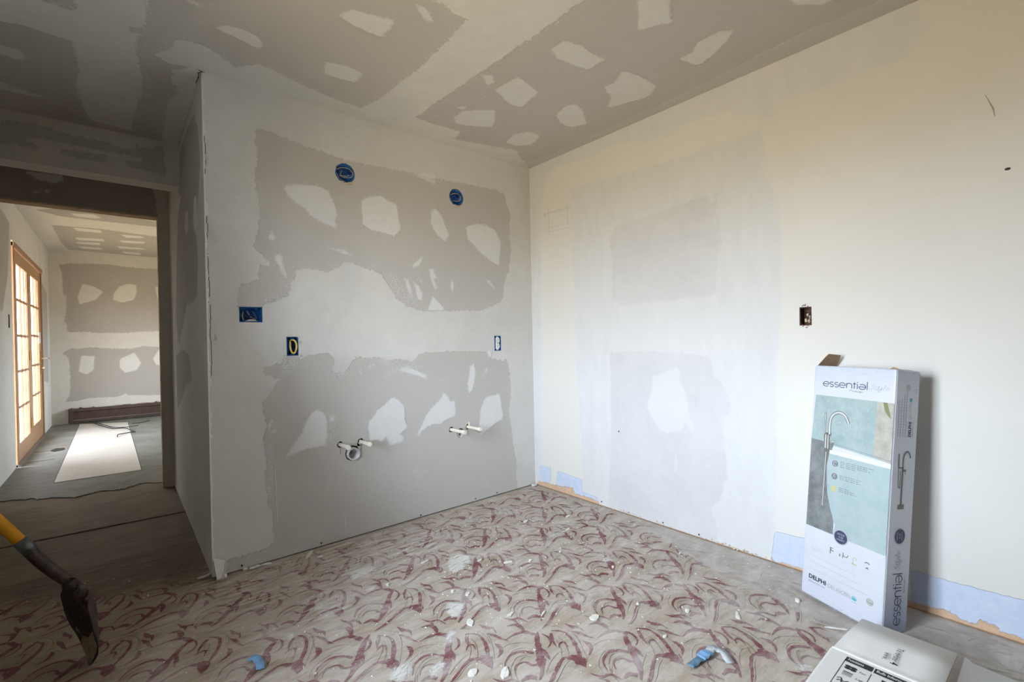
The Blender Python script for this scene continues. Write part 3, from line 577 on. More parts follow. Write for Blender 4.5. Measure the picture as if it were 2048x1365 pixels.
# ---- floors
FPOLY = dict(hall=D['hall'], swept_shade=D['fl_swept_shade'], strip=D['fl_strip'], dust=D['fl_dust'], splat=D['fl_splat'])
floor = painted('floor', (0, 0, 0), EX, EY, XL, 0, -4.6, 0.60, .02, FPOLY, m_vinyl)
tag(floor, 'worn vinyl floor with maroon scroll print and plaster dust', kind='structure')
SEAM = [(XL, 1.245), (-2.98, 1.236), (-2.5, 1.222), (-W + .0, 1.205)]
def slab(name, outline, z0, z1, mat, parent):
    n = len(outline); v = [(a, c, z1) for a, c in outline] + [(a, c, z0) for a, c in outline]
    return mesh_obj(name, v, [list(range(n))] + [[k, n + k, n + (k + 1) % n, (k + 1) % n] for k in range(n)], mat, parent)
slab('plank', [(XL, .598)] + [(-W, .598)] + [(a, c - .006) for a, c in SEAM[::-1]], -.02, -.0012, m_plank, floor)
slab('plank', [(a, c + .006) for a, c in SEAM] + [(-W, 2.6), (XL, 2.75)], -.02, .0035, m_plank, floor)
slab('seam_bed', [(XL, 1.1), (-W, 1.1), (-W, 1.4), (XL, 1.4)], -.03, -.014, m_black, floor)
jag = [(a / 1000, c / 1000) for a, c in D['jag']]
jg = []
for (a, c), (d, e_) in zip(jag, jag[1:]):
    for k in range(5):
        t = k / 5; jg.append((a + (d - a) * t, c + (e_ - c) * t + random.uniform(-.014, .014)))
jg = [(XL, jag[0][1] + .01)] + [q for q in jg if q[0] > XL + .01] + [(XJ, jag[-1][1]), (XJ, YD1), (.3, YD1)]
slab('underlay', jg + [(.3, 6.8), (XL, 6.8)], -.02, .010, m_green, floor)
pn = [(-2.876, 2.76), (-2.308, 2.739), (-2.359, 6.30), (-2.895, 6.62)]
cx_, cy_ = sum(a for a, c in pn) / 4, sum(c for a, c in pn) / 4
slab('floor_panel', [(cx_ + (a - cx_) * 1.016, cy_ + (c - cy_) * 1.005) for a, c in pn], .010, .0108, m_black, floor)
slab('floor_panel', pn, .010, .0125, m_panel, floor)
hx, hy = -2.975, 4.50
hole = []
for k in range(14):
    t = 2 * math.pi * k / 14; hole.append((hx + .065 * math.cos(t) * random.uniform(.8, 1.1), hy + .12 * math.sin(t) * random.uniform(.8, 1.1)))
slab('floor_hole', hole, .009, .0112, m_dark, floor)
mesh_obj('hole_edge', [(a, c, .0113) for a, c in hole[:8]] + [(a + .012, c + .02, .0116) for a, c in hole[:8]], [[k, k + 1, 9 + k, 8 + k] for k in range(7)], m_rough, floor)
for k, (ya, yb, xx) in enumerate(((4.48, 4.52, -3.05), (3.9, 3.93, -3.05))):
    slab('floor_crack', [(xx - .1, ya), (xx + .09, ya + .01), (xx + .09, ya + .018), (xx - .1, ya + .02)], .009, .0112, m_black, floor)

# dark gap and framing under the drywall
box_obj('bottom_plate', (-W + .02, .012, -.045), (0, .10, .05), m_black, wall_back)
box_obj('bottom_plate', (-W + .008, .10, -.045), (-W + .06, YD1 - .03, .05), m_black, wall_hall)
box_obj('bottom_plate', (.010, -4.6, -.045), (.128, 0.1, .05), m_rough, wall_right)

# ---- printed scrolls of the vinyl, a worn flat print laid as ribbons
LA = np.array([.2520, -.2120]); LB = np.array([.2345, .2380]); OR = np.array([-1.051, -1.633])
STROKES = [  # width-tapered strokes of one repeat, in lattice coordinates
    ('m', [(-.03, .30, .012), (-.035, .16, .05), (-.01, 0, .055), (.015, -.18, .075), (.03, -.34, .04), (.01, -.47, .015)]),
    ('m', [(-.02, .02, .04), (.05, -.07, .045), (.10, -.17, .004)]),
    ('m', [(-.31, -.34, .006), (-.34, -.20, .018), (-.28, -.07, .028), (-.17, -.03, .035), (-.04, -.06, .03)]),
    ('m', [(-.38, .17, .006), (-.29, .26, .03), (-.18, .30, .045), (-.02, .24, .05)]),
    ('m', [(.12, .31, .010), (.25, .29, .026), (.34, .18, .030), (.40, .02, .04), (.45, -.22, .02)]),
    ('m', [(.30, -.16, .012), (.38, -.14, .085), (.44, -.19, .11), (.49, -.29, .004)]),
    ('m', [(.04, -.62, .008), (.13, -.47, .032), (.20, -.27, .036), (.26, -.16, .03), (.36, -.15, .05)]),
    ('m', [(.13, .30, .03), (.145, .18, .03), (.19, .06, .004)]),
    ('m', [(-.22, -.36, .004), (-.23, -.25, .016), (-.14, -.19, .02), (-.05, -.24, .03), (.02, -.22, .02)]),
    ('m', [(-.17, -.46, .02), (-.10, -.40, .05), (-.02, -.42, .045)]),
    ('m', [(-.42, .42, .006), (-.33, .45, .04), (-.25, .40, .05), (-.2, .31, .02)]),
    ('m', [(.50, .30, .006), (.44, .38, .03), (.36, .40, .045), (.28, .46, .01)]),
    ('m', [(-.46, -.12, .006), (-.43, -.02, .03), (-.46, .07, .045), (-.52, .12, .006)]),
    ('m', [(.30, .02, .004), (.26, .10, .022), (.21, .08, .016), (.20, .01, .004)]),
    ('m', [(-.40, -.44, .004), (-.32, -.47, .03), (-.26, -.55, .006)]),
    ('m', [(.63, .16, .004), (.55, .20, .024), (.46, .26, .04), (.37, .30, .012)]),
    ('m', [(-.16, -.50, .01), (-.27, -.42, .024), (-.36, -.45, .03), (-.47, -.40, .006)]),
    ('m', [(.06, .02, .004), (.09, .10, .018), (.06, .2, .02), (-.01, .26, .02)]),
    ('v', [(-.25, -.48, .008), (-.29, -.30, .010), (-.24, -.12, .010), (-.13, -.08, .006)]),
    ('v', [(-.20, -.50, .006), (-.255, -.36, .008), (-.20, -.16, .008), (-.10, -.12, .006)]),
    ('v', [(.20, .22, .006), (.27, .12, .010), (.32, -.04, .008), (.33, -.2, .004)]),
    ('v', [(.14, .24, .005), (.21, .14, .008), (.25, 0, .008), (.25, -.14, .004)]),
    ('v', [(.10, .40, .005), (.24, .37, .010), (.38, .26, .010), (.46, .1, .006)]),
    ('v', [(-.42, .04, .004), (-.32, .12, .010), (-.18, .14, .008), (-.07, .12, .004)]),
    ('v', [(.08, -.36, .004), (.12, -.22, .008), (.20, -.08, .008), (.30, -.05, .004)]),
    ('l', [(-.35, -.36, .006), (-.385, -.2, .010), (-.31, -.02, .012), (-.18, .03, .010), (-.06, .0, .006)]),
    ('l', [(.11, .36, .006), (.27, .34, .010), (.385, .21, .012), (.45, .03, .010), (.50, -.2, .006)]),
    ('l', [(.07, -.62, .005), (.165, -.46, .010), (.235, -.28, .010), (.29, -.20, .008)]),
]
def catmull(P_, n):
    P_ = np.array(P_, float); out = []
    for i in range(len(P_) - 1):
        p0, p1, p2, p3 = P_[max(i - 1, 0)], P_[i], P_[i + 1], P_[min(i + 2, len(P_) - 1)]
        for k in range(n):
            t = k / n; out.append(.5 * (2 * p1 + (p2 - p0) * t + (2 * p0 - 5 * p1 + 4 * p2 - p3) * t * t + (3 * p1 - p0 - 3 * p2 + p3) * t ** 3))
    out.append(P_[-1]); return np.array(out)
parts_ = {'m': ([], [], []), 'v': ([], [], []), 'l': ([], [], [])}
cells = [(i, j) for i in range(-12, 12) for j in range(-12, 12)]
for si, (kind_, st) in enumerate(STROKES):
    c_ = catmull(st, 5); V_, F_, Z_ = parts_[kind_]
    for (i, j) in cells:
        o_ = OR + i * LA + j * LB
        if not (XL - .3 < o_[0] < .25 and -3.3 < o_[1] < .75): continue
        jit = rng.normal(0, .012, 2)
        q = o_ + (c_[:, :1] + jit[0]) * LA + (c_[:, 1:2] + jit[1]) * LB
        d_ = np.gradient(q, axis=0); d_ /= np.linalg.norm(d_, axis=1)[:, None] + 1e-9
        nrm = np.stack([-d_[:, 1], d_[:, 0]], 1); wd = c_[:, 2:3] * .32 * .5 * (1.18 if kind_ == 'm' else 1.0) * (1 + rng.normal(0, .16, (len(c_), 1)))
        a_, b_ = q + nrm * wd, q - nrm * wd
        if a_[:, 0].min() < XL or max(a_[:, 0].max(), b_[:, 0].max()) > -.03 or (a_[:, 0].max() > -W - .04 and a_[:, 1].max() > -.03) or a_[:, 1].max() > .55: continue
        b0 = len(V_); zz = {'v': .0003, 'l': .0006, 'm': .0009}[kind_] + .00004 * si
        for A_, B_ in zip(a_, b_): V_.append((A_[0], A_[1], zz)); V_.append((B_[0], B_[1], zz))
        for k in range(len(q) - 1): F_.append((b0 + 2 * k, b0 + 2 * k + 1, b0 + 2 * k + 3, b0 + 2 * k + 2))
for kk, mm, nm in (('v', m_vein, 'vein_print'), ('l', m_light, 'outline_print'), ('m', m_scroll, 'scroll_print')):
    o = mesh_obj(nm, parts_[kk][0], parts_[kk][1], mm, floor); tag(o, kind='stuff')
    P2 = np.array(parts_[kk][0])[:, :2]
    for ln, pl in FPOLY.items(): set_attr(o.data, ln, sdf(P2, pl))

# ---- vertical edge of the vanity wall: corner bead with ragged compound
bm = bmesh.new(); z = .02; prev = None
while z < H - .01:
    a_ = .004 + random.random() ** 3 * .012; b_ = .003 + random.random() ** 2 * .008
    ring = [bm.verts.new((-W + a_, -.0006, z)), bm.verts.new((-W - .0015, -.003 - random.random() * .002, z)), bm.verts.new((-W - .0012, b_, z))]
    if prev:
        for k in range(2): bm.faces.new((prev[k], prev[k + 1], ring[k + 1], ring[k]))
    prev = ring; z += random.uniform(.012, .03)
bm_obj('corner_bead', bm, m_chip, wall_back)
bm = bmesh.new()
for z0, z1, off in ((.98, 1.30, .012), (1.33, 1.55, .010), (1.62, 1.75, .009), (1.95, 2.1, .007)):
    zz = z0
    while zz < z1:
        dx = off + random.uniform(-.003, .003); L = random.uniform(.02, .05)
        add_box(bm, (-W + dx, -.0012, zz), (-W + dx + .0022, .001, zz + L)); zz += L
tag(bm_obj('edge_crack', bm, m_black, wall_back), kind='stuff')
for (xx, zz, ww, hh) in ((-2.095, 1.635, .014, .055), (-2.108, 2.02, .010, .03), (-2.09, 1.16, .008, .03)):     # torn flaps of tape along the edge
    bm = bmesh.new(); v = [bm.verts.new((xx - ww / 2, -.001, zz + hh)), bm.verts.new((xx + ww / 2, -.009, zz + hh * .3)), bm.verts.new((xx + ww * .9, -.012, zz - hh * .2)), bm.verts.new((xx - ww / 3, -.002, zz - hh * .4))]
    bm.faces.new(v); bm_obj('torn_tape', bm, m_chip, wall_back)
bm = bmesh.new()
for a, c in (((-W + .004, -.004), (-W - .012, .02)), ((-W - .010, .016), (-W - .004, .07)), ((-W - .006, .06), (-W - .008, .13)), ((-W - .012, -.012), (-W + .02, .006))):
    tube(bm, [(a[0], a[1], H - .001), (c[0], c[1], H - .001)], .0016, 5)
tag(bm_obj('ceiling_crack', bm, m_black, ceiling), kind='stuff')
# slivers of dried compound hanging on the wall foot
for pts in ([(-1.84, .56), (-1.837, .42), (-1.835, .33), (-1.83, .20)], [(-1.483, .16), (-1.478, .10), (-1.482, .05), (-1.486, .012)]):
    bm = bmesh.new(); tube(bm, [(a, -.0005, c) for a, c in pts], [.0008, .0026, .002, .001], 5); bm_obj('compound_drip', bm, m_chip, wall_back)
for xx, zz in ((-1.612, .022), (-.995, .017), (-.568, .022), (-.378, .021), (-1.998, .024)):
    bm = bmesh.new(); bmesh.ops.create_cone(bm, cap_ends=True, segments=12, radius1=.005, radius2=.004, depth=.002, matrix=Matrix.Translation((xx, -.001, zz)) @ Matrix.Rotation(math.pi / 2, 4, 'X'))
    bm_obj('screw', bm, m_screw, wall_back)
for yy, zz in ((-.648, .029), (-.867, .017), (-1.108, .021), (-1.333, .019), (-.80, .52)):
    bm = bmesh.new(); bmesh.ops.create_cone(bm, cap_ends=True, segments=12, radius1=.005, radius2=.004, depth=.002, matrix=Matrix.Translation((-.001, yy, zz)) @ Matrix.Rotation(-math.pi / 2, 4, 'Y'))
    bm_obj('screw', bm, m_screw, wall_right)
# nicks in the right wall, pencil marks near the corner
mk = FX['mark']; gg = FX['gou']
bm = bmesh.new(); bmesh.ops.create_uvsphere(bm, u_segments=10, v_segments=6, radius=1, matrix=Matrix.Translation((0, mk[0], mk[1])) @ Matrix.Diagonal((.002, .008, .005, 1)))
bm_obj('wall_nick', bm, m_screw, wall_right)
bm = bmesh.new(); tube(bm, [(-.0005, gg[0] + .02, gg[1] + .06), (-.001, gg[0], gg[1]), (-.0005, gg[0] - .004, gg[1] - .03)], [.0006, .0025, .0006], 6); bm_obj('wall_scratch', bm, m_pencil, wall_right)
for a, c in (((-.174, 2.055), (-.425, 2.062)), ((-.197, 1.945), (-.427, 1.94)), ((-.201, 2.085), (-.202, 1.893)), ((-.39, 2.09), (-.392, 1.93)), ((-.142, 2.05), (-.43, 2.049)), ((-.18, 1.915), (-.41, 1.91)), ((-.16, 2.075), (-.162, 2.03))):
    bm = bmesh.new(); tube(bm, [(-.0003, a[0], a[1]), (-.0003, c[0], c[1])], .0008, 4); bm_obj('pencil_line', bm, m_pencil, wall_right)
# torn board fibres and old caulk along the foot of the right wall
bm = bmesh.new()
for k in range(60):
    y_ = random.choice((random.uniform(-1.75, -1.3), random.uniform(-1.55, -.6))); a_ = random.uniform(.005, .022)
    v = [bm.verts.new((-.001, y_, .012)), bm.verts.new((-.001, y_ - a_, .011)), bm.verts.new((-.004 - random.random() * .01, y_ - a_ / 2, -.0 + random.random() * .03))]; bm.faces.new(v)
o = bm_obj('torn_fibre', bm, m_torn, wall_right); tag(o, kind='stuff')

# ================================================================== glazed doors to the garden
door = empty('door_1'); tag(door, 'pine double door with many small glass panes', kind='structure')
y0, y1, zt = 3.72, 5.85, 2.14
bm = bmesh.new()
for lo, hi in (((XL - .03, y0, 0), (XL + .012, y0 + .045, zt)), ((XL - .03, y1 - .045, 0), (XL + .012, y1, zt)), ((XL - .03, y0, zt - .04), (XL + .02, y1, zt))): add_box(bm, lo, hi, .003)
bm_obj('door_frame', bm, m_doorfr, door)
box_obj('threshold', (XL - .10, y0, -.01), (XL + .03, y1, .03), m_steel, door)
def leaf(ya, yb, g0, g1):
    zb, zt_ = .03, zt - .045; gz0, gz1 = .245 if ya > 4.5 else .20, 1.965; xa, xb = XL - .016, XL - .001
    bm = bmesh.new()
    for lo, hi in (((xa, ya, zb), (xb, g0, zt_)), ((xa, g1, zb), (xb, yb, zt_)), ((xa, g0, zb), (xb, g1, gz0)), ((xa, g0, gz1), (xb, g1, zt_))): add_box(bm, lo, hi, .003)
    lf = bm_obj('door_leaf', bm, m_door, door)
    nc, nr = 3, 5
    for k in range(1, nc):
        yy = g0 + (g1 - g0) * k / nc; box_obj('muntin', (xb - .0075, yy - .013, gz0), (xb + .006, yy + .013, gz1), m_door, lf)
    for k in range(1, nr):
        zz = gz0 + (gz1 - gz0) * k / nr; box_obj('muntin', (xb - .0075, g0, zz - .013), (xb + .003, g1, zz + .013), m_door, lf)
    for i in range(nc):
        for k in range(nr):
            box_obj('pane', (xb - .0105, g0 + (g1 - g0) * i / nc, gz0 + (gz1 - gz0) * k / nr), (xb - .0075, g0 + (g1 - g0) * (i + 1) / nc, gz0 + (gz1 - gz0) * (k + 1) / nr), m_dimglass, lf)
    return lf
la = leaf(y0 + .047, 4.78, 3.965, 4.68); lb = leaf(4.785, y1 - .047, 4.955, 5.61)
for zz in (.30, 1.05, 1.80):
    box_obj('hinge', (XL - .006, 4.74, zz - .05), (XL + .012, 4.80, zz + .05), m_brass, la)
box_obj('lock_plate', (XL - .006, 5.70, .80), (XL + .006, 5.76, 1.10), m_brass, lb)
bm = bmesh.new(); tube(bm, [(XL - .002, 5.73, 1.0), (XL + .06, 5.73, 1.0), (XL + .065, 5.80, 1.0), (XL + .062, 5.86, .995)], .010, 8); bm_obj('door_handle', bm, m_chrome, lb)
bm = bmesh.new(); tube(bm, [(XL - .002, 5.73, .88), (XL + .035, 5.73, .88)], .012, 8); bm_obj('deadbolt', bm, m_chrome, lb)
bm = bmesh.new(); add_box(bm, (XL + .0, 5.50, 1.19), (XL + .006, 5.68, 1.33), .001); bm_obj('paper_sticker', bm, m_outlet, lb)
# switch hole in the outer wall before the doors
box_obj('switch_slot', (XL - .01, 3.47, 1.32), (XL + .002, 3.53, 1.44), m_dark, wall_left)

# ================================================================== fixtures in the walls
def wall_frame(u, v): return Matrix.Translation((u, 0, v))
def round_box(loc, label, loops):
    r = empty('junction_box', (loc[0], 0, loc[1])); tag(r, label, 'electrical box', 'round blue ceiling boxes for the vanity lights')
    bm = bmesh.new(); n = 32; rings = []
    for rad, yy in ((.0545, .002), (.0545, -.0), (.051, -.0), (.0495, .046), (.0, .048)):
        if rad == 0: rings.append([bm.verts.new((0, yy, 0))])
        else: rings.append([bm.verts.new((rad * math.cos(2 * math.pi * k / n), yy, rad * math.sin(2 * math.pi * k / n))) for k in range(n)])
    for A, B in zip(rings, rings[1:]):
        for k in range(n):
            if len(B) == 1: bm.faces.new((A[k], A[(k + 1) % n], B[0]))
            else: bm.faces.new((A[k], A[(k + 1) % n], B[(k + 1) % n], B[k]))
    bm_obj('cup', bm, m_blue, r, True)
    for sx_ in (-1, 1): box_obj('screw_boss', (sx_ * .036 - .009, .004, .010), (sx_ * .036 + .009, .046, .034), m_blued, r, .003)
    for pts in loops:
        bm = bmesh.new(); tube(bm, smooth_path(pts), .0017, 6); bm_obj('wire', bm, m_wire, r, True)
    bm = bmesh.new()
    for k in range(9):
        t = math.radians(random.uniform(235, 320)); a_ = .055; q = Vector((a_ * math.cos(t), -.001, a_ * math.sin(t)))
        s = random.uniform(.005, .012)
        bm.faces.new([bm.verts.new(q + Vector((-s, 0, 0))), bm.verts.new(q + Vector((s, -.002, .002))), bm.verts.new(q + Vector((s * random.uniform(.2, 1.6), -.005, -s * 1.1)))])
    tag(bm_obj('torn_edge', bm, m_torn, r), kind='stuff')
    return r
L1 = [[(-.05, .008, .012), (-.02, -.006, .026), (.022, -.008, .024), (.043, -.004, .004), (.036, .004, -.016), (.0, .01, -.022), (-.025, .014, -.014), (.015, .012, -.012), (.024, .008, -.004)], [(-.05, .012, .008), (-.044, .008, -.014), (-.026, .010, -.036), (.006, .014, -.044)], [(-.026, .015, -.016), (-.012, .02, .018)]]
round_box((RB1[0], RB1[1]), 'round blue electrical box high on the grey wall, left of the two', L1)
L2 = [[(-.05, .008, .008), (-.018, -.004, .022), (.020, -.005, .018), (.032, .002, -.008), (.014, .012, -.022), (-.012, .02, -.018)], [(-.05, .012, .006), (-.03, .016, -.02), (-.01, .02, -.03)]]
round_box((RB2[0], RB2[1]), 'round blue electrical box high on the grey wall, nearer the room corner', L2)

def open_box(bm, w_, h_, d_, t=.0025, rim_tilt=0):
    for lo, hi in (((-w_ / 2, 0, -h_ / 2), (-w_ / 2 + t, d_, h_ / 2)), ((w_ / 2 - t, 0, -h_ / 2), (w_ / 2, d_, h_ / 2)), ((-w_ / 2, 0, -h_ / 2), (w_ / 2, d_, -h_ / 2 + t)), ((-w_ / 2, 0, h_ / 2 - t), (w_ / 2, d_, h_ / 2)), ((-w_ / 2, d_ - t, -h_ / 2), (w_ / 2, d_, h_ / 2))):
        add_box(bm, lo, hi)
# double switch box full of wires
r = empty('switch_box', ((B2[0] + B2[1]) / 2, 0, (B2[2] + B2[3]) / 2)); tag(r, 'wide blue double switch box full of dark wires in grey wall', 'electrical box')
w_, h_ = B2[1] - B2[0] - .003, B2[3] - B2[2] - .003
bm = bmesh.new(); open_box(bm, w_, h_, .065); bm_obj('box_shell', bm, m_blue, r)
for a_ in (-.033, .027): box_obj('screw_boss', (a_ - .007, .004, h_ / 2 - .012), (a_ + .007, .018, h_ / 2 - .003), m_blued, r, .002)
for k, pts in enumerate(([(-.048, .03, .018), (-.02, .012, 0), (.008, .008, -.012), (.022, .02, -.026)], [(-.032, .02, .014), (-.036, .012, -.008), (-.03, .02, -.028)], [(.012, .03, .02), (.02, .015, 0), (.03, .02, -.02)], [(-.045, .04, -.01), (-.01, .015, -.02), (.015, .018, -.028)], [(-.01, .04, .02), (.0, .02, -.008), (.018, .012, -.02), (.028, .03, -.03)])):
    bm = bmesh.new(); tube(bm, smooth_path(pts), .0028 if k % 2 else .0022, 6); bm_obj('wire', bm, [m_blackw, m_wire, m_steel, m_blackw, m_wire][k], r, True)
bm = bmesh.new(); tube(bm, smooth_path([(-.02, .03, -.036), (-.005, .01, -.03), (.015, .014, -.03), (.03, .03, -.034)]), .006, 8); bm_obj('wire_bundle', bm, m_cablew, r, True)
# single box with a yellow cable loop
r = empty('outlet_box', ((B1[0] + B1[1]) / 2, 0, (B1[2] + B1[3]) / 2)); tag(r, 'narrow blue outlet box with a coiled yellow cable in grey wall', 'electrical box')
w_, h_ = B1[1] - B1[0] - .003, B1[3] - B1[2] - .003
bm = bmesh.new(); open_box(bm, w_, h_, .065); bm_obj('box_shell', bm, m_blue, r)
bm = bmesh.new(); tube(bm, smooth_path([(-.006, .05, .030), (-.009, .012, .022), (-.010, .004, -.01), (-.002, .0, -.034), (.010, -.002, -.034), (.019, -.003, -.006), (.015, -.002, .022), (.004, .006, .034), (-.006, .03, .034)], 8), .0048, 8); bm_obj('cable_loop', bm, m_cable, r, True)
for a_ in (h_ / 2 - .0075, -h_ / 2 + .0075): box_obj('screw_boss', (-.006, .002, a_ - .0045), (.006, .016, a_ + .0045), m_blued, r, .002)
bm = bmesh.new()
for (a_, c_, s, q) in ((.034, -.052, .012, .018), (.030, .050, .008, .01), (-.033, -.045, .006, .016), (.036, .02, .004, .02), (.0, .052, .010, .004)):
    bm.faces.new([bm.verts.new((a_ - s / 2, -.002, c_ - q / 2)), bm.verts.new((a_ + s / 2, -.003, c_ - q / 3)), bm.verts.new((a_ + s / 3, -.008, c_ + q / 2)), bm.verts.new((a_ - s / 2, -.003, c_ + q / 3))])
tag(bm_obj('torn_edge', bm, m_chip, r), kind='stuff')
# receptacle
r = empty('receptacle', ((OU[0] + OU[1]) / 2, 0, (OU[2] + OU[3]) / 2)); tag(r, 'white duplex receptacle in a blue box without cover plate', 'outlet')
w_, h_ = OU[1] - OU[0] - .003, OU[3] - OU[2] - .003
bm = bmesh.new(); open_box(bm, w_, h_, .055); bm_obj('box_shell', bm, m_blue, r)
for zc_ in (-.021, .021):
    bm = bmesh.new(); n = 24; v = []
    for k in range(n):
        t = 2 * math.pi * k / n; v.append((max(-.0150, min(.0150, .0175 * math.cos(t))), .0175 * math.sin(t) + zc_))
    A = [bm.verts.new((a, -.004, c)) for a, c in v]; B = [bm.verts.new((a * 1.05, .006, (c - zc_) * 1.05 + zc_)) for a, c in v]
    bm.faces.new(A)
    for k in range(n): bm.faces.new((A[k], B[k], B[(k + 1) % n], A[(k + 1) % n]))
    bm_obj('receptacle_face', bm, m_outlet, r)
bm = bmesh.new()
add_box(bm, (-.010, .004, -.050), (.010, .006, .050), .001); add_box(bm, (-.0155, .003, -.041), (.0155, .030, .041), .002)
bm_obj('yoke', bm, m_outlet, r)
for zc_ in (-.021, .021):
    for a_, b_, c_, d_ in ((-.0075, -.0055, -.001, .008), (.0055, .0075, 0, .008), (-.002, .002, -.010, -.006)): box_obj('slot', (a_, -.0046, zc_ + c_), (b_, -.0035, zc_ + d_), m_black, r)
for y_a, y_b, z_a in ((-.003, .005, -.003), (.002, .0035, .044), (.002, .0035, -.050)): box_obj('screw', (-.003, y_a, z_a), (.003, y_b, z_a + .006), m_steel, r, .001)
# old metal box in the right wall
r = empty('metal_box', (0, (WB[0] + WB[1]) / 2, (WB[2] + WB[3]) / 2), None); r.rotation_euler = (0, 0, -math.pi / 2)
tag(r, 'old rusty brown outlet box with clipped wires in the pale wall', 'electrical box')
w_, h_ = WB[1] - WB[0] - .004, WB[3] - WB[2] - .004
bm = bmesh.new(); open_box(bm, w_, h_, .05); bm_obj('box_shell', bm, m_brown, r)
for (a_, c_) in ((.012, -.004), (-.004, -.018), (.010, -.022), (.004, .006)):
    bm = bmesh.new(); bmesh.ops.create_cone(bm, cap_ends=True, segments=8, radius1=.007, radius2=.004, depth=.014, matrix=Matrix.Translation((a_, .018, c_)) @ Matrix.Rotation(.6 + 30 * a_, 4, 'X')); bm_obj('wire_nut', bm, m_torn, r)
bm = bmesh.new(); tube(bm, smooth_path([(-.012, .04, .02), (.0, .015, .0), (.012, .012, -.006)]), .002, 6); bm_obj('wire', bm, m_blackw, r); bm = bmesh.new(); tube(bm, smooth_path([(.016, .04, .026), (.014, .014, .016), (.004, .016, -.014)]), .002, 6); bm_obj('wire', bm, m_blackw, r)
bm = bmesh.new()
for k in range(26):
    t = random.choice((math.pi / 2, -math.pi / 2)) + random.uniform(-.9, .9); q = Vector((.024 * math.cos(t), -.0008, .050 * math.sin(t) + random.uniform(-.004, .006))); s = random.uniform(.0015, .004)
    bm.faces.new([bm.verts.new(q + Vector((-s, 0, -s))), bm.verts.new(q + Vector((s, 0, -s / 2))), bm.verts.new(q + Vector((0, -.001, s)))])
tag(bm_obj('chipped_edge', bm, m_brown, r), kind='stuff')

# water stubs and drains
labels = ['cream capped water pipe stub above the large open drain', 'cream capped water pipe stub to the right of the large open drain', 'cream water pipe stub passing over the small recessed drain', 'cream capped water pipe stub nearest the room corner']
for (a, c, L), lb_ in zip(PIPES, labels):
    r = empty('water_pipe', (a, 0, c)); tag(r, lb_, 'pipe', 'water supply stubs for the vanity')
    r.rotation_euler = (math.radians(-1.6 if a < -1 else -1.0), 0, 0)
    bm = bmesh.new(); tube(bm, [(0, .05, 0), (0, -L + .02, 0)], .0108, 16); bm_obj('pipe', bm, m_pex, r, False)
    bm = bmesh.new(); tube(bm, [(0, -L + .024, 0), (0, -L + .0235, 0), (0, -L + .002, 0), (0, -L, 0)], [.0108, .0134, .0134, .011], 16); bm_obj('cap', bm, m_pex, r, False)
box_obj('pipe_bracket', (.004, -.004, .004), (.014, .004, .034), m_pex, None).parent = r
for (a, c, rad, nm) in ((DR1[0], DR1[1], .036, 'white plastic drain pipe stub, the large open one'), (DR2[0], DR2[1], .0255, 'small plastic drain stub recessed behind a water pipe')):
    r = empty('drain_pipe', (a + .004, 0, c - .004)); tag(r, nm, 'pipe')
    bm = bmesh.new(); n = 28; rings = []
    yf = -.016 if rad > .03 else .004
    for rr, yy in ((rad, .06), (rad, yf), (rad * .86, yf), (rad * .84, .05), (rad * .60, .052), (rad * .58, .12)):
        rings.append([bm.verts.new((rr * math.cos(2 * math.pi * k / n), yy, rr * math.sin(2 * math.pi * k / n))) for k in range(n)])
    for A, B in zip(rings, rings[1:]):
        for k in range(n): bm.faces.new((A[k], A[(k + 1) % n], B[(k + 1) % n], B[k]))
    bm_obj('pipe', bm, m_pvc, r, True)
    bm = bmesh.new(); bmesh.ops.create_circle(bm, cap_ends=True, segments=20, radius=rad * .6, matrix=Matrix.Translation((0, .118, 0)) @ Matrix.Rotation(math.pi / 2, 4, 'X')); bm_obj('pipe_end', bm, m_dark, r)
# the dark stud bay behind the holes
bay = box_obj('stud_bay', (-W + .03, .13, .04), (-.02, .14, H - .04), m_black, wall_back)
for (a, c, L) in PIPES:   # little cracks below the stubs
    if a in (PIPES[0][0], PIPES[1][0], PIPES[3][0]): box_obj('wall_crack', (a - .0012, -.0008, c - .055), (a + .0006, .001, c - .02), m_dark, wall_back)

# ================================================================== far room things
r = empty('baseboard_heater', (-3.02, 6.8, .03)); tag(r, 'long dark brown baseboard heater along the far wall', 'heater')
bm = bmesh.new(); prof = [(-.002, 0), (-.085, 0), (-.085, .03), (-.078, .045), (-.090, .15), (-.075, .185), (-.05, .195), (-.002, .195)]
A = [bm.verts.new((.04, a, c)) for a, c in prof]; B = [bm.verts.new((3.2, a, c)) for a, c in prof]
for k in range(len(prof) - 1): bm.faces.new((A[k], A[k + 1], B[k + 1], B[k]))
bm.faces.new(A); bm.faces.new(B[::-1]); bm_obj('cover', bm, m_heater, r)
box_obj('end_cap', (0, -.095, -.005), (.045, -.002, .20), m_heater, r, .004)
box_obj('damper', (.05, -.092, .150), (3.2, -.06, .158), m_black, r)
box_obj('damper', (.05, -.088, .03), (3.2, -.06, .036), m_steel, r)
bm = bmesh.new()
for k in range(30):
    xx = random.uniform(0, 1.4); add_box(bm, (xx, -.012, .198), (xx + random.uniform(.02, .06), -.001, .198 + random.uniform(.004, .016)))
tag(bm_obj('torn_caulk', bm, m_torn, r), kind='stuff')
w3 = [[(-2.758, 6.633), (-2.664, 6.141), (-2.526, 5.638), (-2.40, 5.55), (-2.339, 5.3), (-2.30, 5.12)], [(-2.475, 4.867), (-2.47, 5.0), (-2.43, 5.08), (-2.301, 5.122)], [(-2.72, 6.55), (-2.58, 5.95), (-2.45, 5.66), (-2.25, 5.72)], [(-2.309, 6.05), (-2.2, 6.02), (-2.106, 6.126)]]
